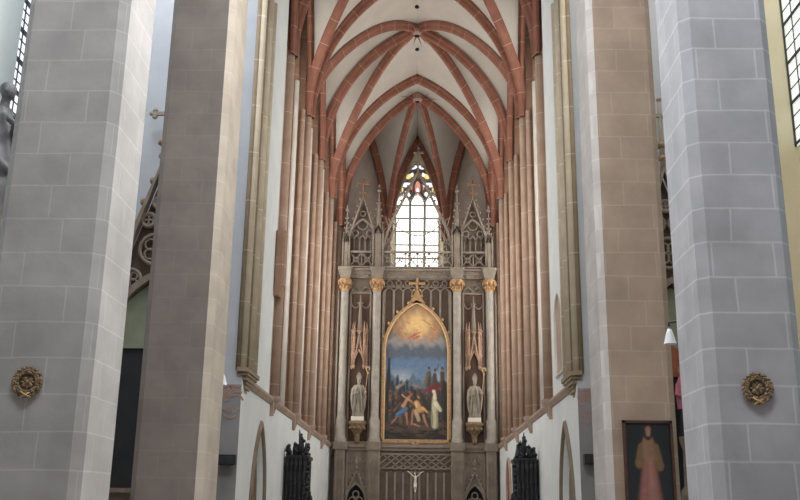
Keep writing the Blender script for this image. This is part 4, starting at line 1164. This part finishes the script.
# ------------------------------------------------------------------ statues
def bishop(sd):
    xm, y, z = RX + sd*2.77, RY - .22, 5.95
    t = thing('bishop_statue', 'grey stone bishop statue with mitre and staff in the %s niche of the retable' % ('left' if sd < 0 else 'right'), 'statue', (xm, y, 5.76), 'stone bishop statues of the retable')
    MB().box(xm-.30, xm+.30, y-.24, y+.24, 5.76, 5.96, .05).build('statue_base', M['ivory'], t, 'pale square base')
    b = MB()
    # pleated alb
    prof = [(.29, 0), (.30, .05), (.27, .3), (.24, .7), (.23, 1.0), (.25, 1.25), (.25, 1.42), (.20, 1.56), (.10, 1.64)]
    n = 40; vs = []
    for r, h in prof:
        for k in range(n):
            a = 2*pi*k/n; q = r*(1 + .17*cos(10*a + .6*sin(h*3))*max(.15, 1-h/1.5))
            vs.append((xm + q*cos(a), y + q*sin(a)*.8, z + h))
    b.add(vs, [[i*n+k, i*n+(k+1) % n, (i+1)*n+(k+1) % n, (i+1)*n+k] for i in range(len(prof)-1) for k in range(n)] + [list(range(n))[::-1], [(len(prof)-1)*n+k for k in range(n)]])
    for q in (-1, 1):
        # cope hanging from the shoulders, its turned front edge, an outer fold
        b.tube([(xm+q*.16, y, z+1.58), (xm+q*.30, y-.02, z+1.35), (xm+q*.34, y, z+.95), (xm+q*.31, y+.04, z+.5), (xm+q*.25, y+.05, z+.14)], [.09, .12, .11, .09, .04], 10)
        b.tube([(xm+q*.07, y-.20, z+1.52), (xm+q*.15, y-.25, z+1.2), (xm+q*.20, y-.24, z+.8), (xm+q*.24, y-.18, z+.3), (xm+q*.22, y-.14, z+.1)], [.03, .045, .05, .045, .02], 8)
    b.tube([(xm, y, z+1.58), (xm, y, z+1.76)], .075, 10)
    b.blob((xm+.01, y-.03, z+1.82), (.115, .13, .145), 12, 8)
    b.blob((xm+.01, y-.16, z+1.81), (.022, .035, .035), 6, 4)
    b.blob((xm+.01, y-.11, z+1.71), (.085, .07, .10), 8, 6)         # beard
    b.slab([(xm-.115, z+1.89), (xm+.135, z+1.89), (xm+.155, z+2.05), (xm+.09, z+2.18), (xm+.01, z+2.27), (xm-.07, z+2.18), (xm-.135, z+2.05)], y-.12, y+.07)
    # arms: one to the staff, one across the chest
    b.tube([(xm+.25, y, z+1.44), (xm+.36, y-.12, z+1.12), (xm+.40, y-.26, z+1.20)], [.10, .095, .06], 10)
    b.tube([(xm+.36, y-.12, z+1.10), (xm+.38, y-.14, z+.85)], [.08, .03], 8)
    b.blob((xm+.41, y-.29, z+1.22), (.06, .055, .075), 8, 6)
    b.tube([(xm-.25, y, z+1.44), (xm-.35, y-.14, z+1.08), (xm-.12, y-.30, z+1.16)], [.10, .095, .06], 10)
    b.tube([(xm-.33, y-.15, z+1.05), (xm-.32, y-.16, z+.78)], [.085, .03], 8)
    b.blob((xm-.09, y-.32, z+1.18), (.055, .05, .06), 8, 6)
    for q in (-.06, -.02, .02, .05): b.tube([(xm-.08, y-.33, z+1.18+q*.7), (xm+.01, y-.36, z+1.20+q*.9)], .016, 6)
    b.v = [Vector((xm + .02 + (v.x-xm)*.86, v.y, z + (v.z-z)*.94)) for v in b.v]
    b.build('statue_body', M['statue'], t, remesh=.016)
    s = MB()
    xs = xm + .37
    s.tube([(xs-.10, y-.26, z+.35), (xs, y-.30, z+1.22), (xs+.08, y-.30, z+2.1)], .022, 8)
    st = s.build('staff', M['canopy'], t, 'reddish staff')
    c = MB(); c.tube([(xs+.08, y-.30, z+2.05)] + [(xs+.12 + (.12-.011*k)*cos(pi - k*.5), y-.30, z+2.25 + (.13-.011*k)*sin(pi - k*.5)) for k in range(10)], .03, 6)
    c.blob((xs+.08, y-.3, z+2.05), .05, 8, 5)
    c.build('crook', M['gold_lt'], st)
for sd in (-1, 1): bishop(sd)

def crucifix():
    xm, y, z = RX + .0, RY - .62, 2.55
    t = thing('altar_crucifix', 'ivory white crucified figure standing before the retable panels', 'crucifix', (xm, y, 1.05))
    m = MB(); m.box(xm-.03, xm+.03, y, y+.05, 1.3, 3.70); m.bar((xm-.42, y+.02, 3.42), (xm+.42, y+.02, 3.42), .05, .04)
    m.box(xm-.25, xm+.25, y-.2, y+.25, .98, 1.1); m.lathe([(.2, 1.1), (.12, 1.2), (.06, 1.35)], (xm, y+.02, 0), 12)
    m.build('cross', M['ret'], t)
    b = MB(); yf = y - .06
    b.tube([(xm, yf, 3.10), (xm+.01, yf-.02, 2.95), (xm, yf-.01, 2.75), (xm-.01, yf, 2.62)], [.06, .10, .085, .095], 12)   # trunk
    b.tube([(xm, yf, 3.06), (xm-.01, yf-.02, 3.2)], [.045, .04], 8)
    b.blob((xm-.03, yf-.05, 3.27), (.06, .07, .085), 10, 7)
    b.blob((xm-.045, yf-.12, 3.26), (.015, .02, .02), 6, 4)
    for q in (-1, 1):
        b.tube([(xm+q*.09, yf, 3.06), (xm+q*.28, yf+.02, 3.22), (xm+q*.50, yf+.05, 3.42)], [.045, .036, .024], 8)
        b.blob((xm+q*.53, yf+.05, 3.44), (.035, .02, .03), 6, 4)
        for k in range(4): b.tube([(xm+q*.54, yf+.04, 3.43+.014*(k-1.5)), (xm+q*.585, yf+.02, 3.46+.02*(k-1.5))], .008, 5)
        b.tube([(xm+q*.05, yf, 2.62), (xm+q*.06, yf-.10, 2.36), (xm+q*.03, yf-.01, 2.12), (xm+q*.02, yf-.03, 2.03)], [.07, .058, .042, .03], 10)
        b.blob((xm+q*.02, yf-.06, 2.0), (.028, .05, .025), 6, 4)
    b.blob((xm, yf, 2.60), (.115, .09, .10), 10, 6)
    b.v = [Vector((xm + (v.x-xm)*.64, v.y, 3.46 + (v.z-3.46)*.64)) for v in b.v]
    b.build('figure', M['ivory'], t, remesh=.011)
crucifix()
# altar table that carries the crucifix (below the frame of the photograph)
t = thing('altar_table', 'stone altar table below the crucifix', 'altar', (RX, RY-.8, 0))
MB().box(RX-1.7, RX+1.7, RY-1.25, RY-.42, .86, .98).build('altar_top', M['ret_lt'], t)
MB().box(RX-1.5, RX+1.5, RY-1.15, RY-.45, 0, .86, .05).build('altar_block', M['ret'], t)

# ------------------------------------------------------------------ side altars at the aisle ends
def side_altar(sd):
    side = 'left' if sd < 0 else 'right'
    xm, y = sd*6.27, 22.0
    t = thing('side_altar', 'dark gothic side altar with crocketed tracery gable glimpsed between the %s pillars' % side, 'altar', (xm, y, 0), 'side altars at the aisle ends')
    hw = 1.0
    m = MB().box(xm-hw-.15, xm+hw+.15, y-.35, y+.2, 0, 1.95); m.box(xm-hw-.25, xm+hw+.25, y-.5, y+.25, 1.95, 2.05); m.build('altar_block', M['altar_stone'], t)
    m = MB().box(xm-hw, xm+hw, y+.05, y+.25, 2.05, 6.6); m.build('altar_picture', M['altar_pic'], t, 'very dark altar picture')
    m = MB().slab([(xm-hw+.05, 5.3), (xm+hw-.05, 5.3)] + [(xm - a, 5.3+b) for a, b in arch(hw-.05, 1.6)], y+.0, y+.06); m.build('picture_head', M['altar_green'], t, 'pale green painted arch head')
    m = MB()
    for q in (-1, 1): m.box(min(xm+q*hw, xm+q*(hw+.18)), max(xm+q*hw, xm+q*(hw+.18)), y-.1, y+.25, 2.05, 7.0, .03)
    m.path([(xm+a, y-.05, 5.3+b) for a, b in arch(hw+.02, 1.75)], .16, .25)
    m.build('altar_frame', M['altar_stone'], t)
    g = MB()
    za, zt = 6.3, 9.9
    g.path([(xm-hw-.12, y-.05, za), (xm, y-.05, zt), (xm+hw+.12, y-.05, za)], .17, .25)
    def ring(cx, cz, r):
        g.tube([(cx+r*cos(a), y-.03, cz+r*sin(a)) for a in [2*pi*k/16 for k in range(16)]], .05, 6, closed=True)
        for k in range(4):
            a = pi/4 + k*pi/2; rr = r*.45
            g.tube([(cx+rr*cos(a)+r*.36*cos(b), y-.03, cz+rr*sin(a)+r*.36*sin(b)) for b in [2*pi*j/10 for j in range(10)]], .03, 5, closed=True)
    ring(xm, 7.75, .38); ring(xm-.55, 6.98, .26); ring(xm+.55, 6.98, .26); ring(xm-.22, 8.5, .17); ring(xm+.22, 8.5, .17); ring(xm, 8.95, .14)
    g.build('gable', M['altar_stone'], t)
    MB().slab([(xm-hw-.02, 6.4), (xm+hw+.02, 6.4), (xm, 9.7)], y+.08, y+.15).build('gable_ground', M['ret_dk'], t)
    k = MB()
    for j in range(6):
        s = (j+.6)/6.4
        for q in (-1, 1):
            k.blob((xm + q*((hw+.24)*(1-s)+.03), y-.05, za + .08 + (zt-za)*s), (.10, .09, .10), 8, 5)
    for z, r in ((10.2, .12), (10.55, .17)): k.blob((xm-.0, y-.05, z), (r, r*.8, .10), 8, 5)
    k.build('crocket', M['gold_dk'], t)
    f = MB(); f.tube([(xm, y-.05, 9.8), (xm, y-.05, 11.75)], [.07, .04], 8); f.bar((xm-.36, y-.05, 11.35), (xm+.36, y-.05, 11.35), .09)
    for dx, dz in ((-.38, 11.35), (.38, 11.35), (0, 11.8), (-.3, 11.44), (.3, 11.44), (-.3, 11.26), (.3, 11.26)): f.blob((xm+dx, y-.05, dz), (.075, .06, .06), 8, 5)
    f.build('finial_cross', M['ret_lt'], t)
    # flanking pinnacles
    for q in (-1, 1):
        p = MB(); xx = xm + q*(hw+.32)
        p.box(xx-.12, xx+.12, y-.12, y+.14, 2.05, 7.2, .03); p.lathe([(.16, 7.2), (.05, 8.6), (.02, 8.7)], (xx, y, 0), 8)
        for j in range(4): p.blob((xx-.12+.02*j, y-.05, 7.4+.3*j), (.06, .06, .06), 6, 4); p.blob((xx+.12-.02*j, y-.05, 7.4+.3*j), (.06, .06, .06), 6, 4)
        p.build('pinnacle', M['altar_stone'], t)
    if sd > 0: MB().slab([(5.9, 4.75), (6.5, 4.75), (6.5, 5.3), (6.2, 5.5), (5.9, 5.3)], 21.98, 22.04).build('painted_panel', M['orange'], t, 'small orange painted panel')
    return t
side_altar(-1); side_altar(1)
# small robed figure in pink and coloured picture strip beside the right side altar
t = thing('robed_statuette', 'small statuette in a pink robe glimpsed right of the tan pillar', 'statue', (6.2, 21.72, 2.05))
m = MB(); m.lathe([(.15, .62), (.16, .8), (.17, 1.0), (.17, 1.15), (.10, 1.33), (.06, 1.4)], (6.33, 21.72, 3.35), 14)
m.tube([(6.21, 21.72, 4.55), (6.15, 21.62, 4.3), (6.25, 21.2, 4.2)], .045, 8); m.tube([(6.45, 21.72, 4.55), (6.51, 21.62, 4.3), (6.39, 21.2, 4.2)], .045, 8)
m.build('robe', M['pink'], t)
m = MB(); m.lathe([(.17, 0), (.18, .1), (.15, .4), (.145, .64)], (6.33, 21.72, 3.35), 14); m.build('skirt', M['black'], t)
MB().blob((6.33, 21.72, 4.86), (.09, .10, .12), 10, 7).build('head', M['canopy'], t)
MB().lathe([(.20, 0), (.20, .1), (.12, .2), (.10, 1.0), (.16, 1.2), (.18, 1.3)], (6.33, 21.72, 2.05), 12).build('pedestal', M['altar_stone'], t)

# baroque figure on the left aisle wall
def baroque():
    x, y, z = -8.08, 17.1, 6.9
    t = thing('baroque_statue', 'large dark grey baroque statue by the window at the far left edge', 'statue', (x, y, z))
    m = MB(); m.box(x-.34, x+.4, y-.45, y+.45, 0, 6.65, .05); m.box(x-.38, x+.5, y-.55, y+.55, 6.65, 6.9, .05); m.build('statue_pedestal', M['altar_stone'], t)
    b = MB()
    prof = [(.45, 0), (.44, .3), (.40, .8), (.36, 1.2), (.30, 1.5), (.34, 1.9), (.36, 2.15), (.24, 2.35), (.10, 2.45)]
    n = 26; vs = []
    for r, h in prof:
        for k in range(n):
            a = 2*pi*k/n; q = r*(1 + .13*cos(6*a + h*2.2))
            vs.append((x + q*cos(a)*.72 + .10*sin(h*1.6), y + q*sin(a), z + h))
    b.add(vs, [[i*n+k, i*n+(k+1) % n, (i+1)*n+(k+1) % n, (i+1)*n+k] for i in range(len(prof)-1) for k in range(n)] + [list(range(n))[::-1], [(len(prof)-1)*n+k for k in range(n)]])
    b.tube([(x-.05, y, z+2.4), (x-.02, y, z+2.6)], .09, 8); b.blob((x+.02, y-.03, z+2.75), (.15, .16, .19), 12, 8); b.blob((x+.03, y-.2, z+2.72), (.03, .04, .04), 6, 4)
    b.blob((x-.02, y+.04, z+2.82), (.18, .18, .17), 10, 7)
    b.tube([(x+.28, y, z+2.2), (x+.50, y-.15, z+1.85), (x+.34, y-.42, z+1.95)], [.13, .11, .07], 8); b.blob((x+.31, y-.47, z+1.98), (.07, .07, .08), 8, 5)
    b.tube([(x-.24, y, z+2.2), (x-.28, y-.25, z+1.7), (x-.1, y-.45, z+1.5)], [.13, .11, .07], 8); b.blob((x-.08, y-.49, z+1.5), (.07, .07, .08), 8, 5)
    b.tube([(x+.40, y, z+1.95), (x+.42, y+.1, z+1.3), (x+.36, y, z+.5), (x+.44, y-.1, z+.05)], [.12, .16, .13, .10], 8)
    b.tube([(x-.2, y-.3, z+1.6), (x+.1, y-.42, z+1.2), (x+.38, y-.25, z+.95)], [.09, .11, .08], 8)
    b.build('statue_body', M['bronze_st'], t, remesh=.035)
baroque()

# ------------------------------------------------------------------ light
w = bpy.data.worlds.new('world'); SC.world = w; w.use_nodes = True
bg = w.node_tree.nodes['Background']; bg.inputs['Color'].default_value = (.90, .89, .90, 1); bg.inputs['Strength'].default_value = .20
def area(name, loc, rot, sx, sy, power, col, spread=pi):
    l = bpy.data.lights.new(name, 'AREA'); l.shape = 'RECTANGLE'; l.size = sx; l.size_y = sy; l.energy = power; l.color = col; l.spread = spread
    o = bpy.data.objects.new(name, l); COL.objects.link(o); o.location = loc; o.rotation_euler = rot; return o
# added fill lamps hung high: before the choir, over the aisles, over the nave
area('nave_fill_south', (3.0, 16.2, 17.5), (radians(-35), radians(32), 0), 4, 3, 1900, (1.0, .97, .93), radians(125))  # added to brighten the inner faces of the left pillars
area('nave_fill_north', (-3.0, 16.2, 17.5), (radians(-35), radians(-32), 0), 4, 3, 520, (.95, .97, 1.0), radians(125))  # weaker added twin for the right pillars
area('north_aisle_fill', (-6.4, 17.4, 19.5), (radians(22), radians(7), 0), 2.6, 5, 800, (.90, .95, 1.0))
area('south_aisle_fill', (6.7, 17.8, 19.5), (radians(8), 0, 0), 2.6, 5, 420, (1.0, .96, .86))
area('west_fill', (0, 5.2, 15.5), (radians(40), 0, 0), 8, 3, 1350, (.97, .98, 1.0))  # added above the nave, makes the near pillars brighter towards the top
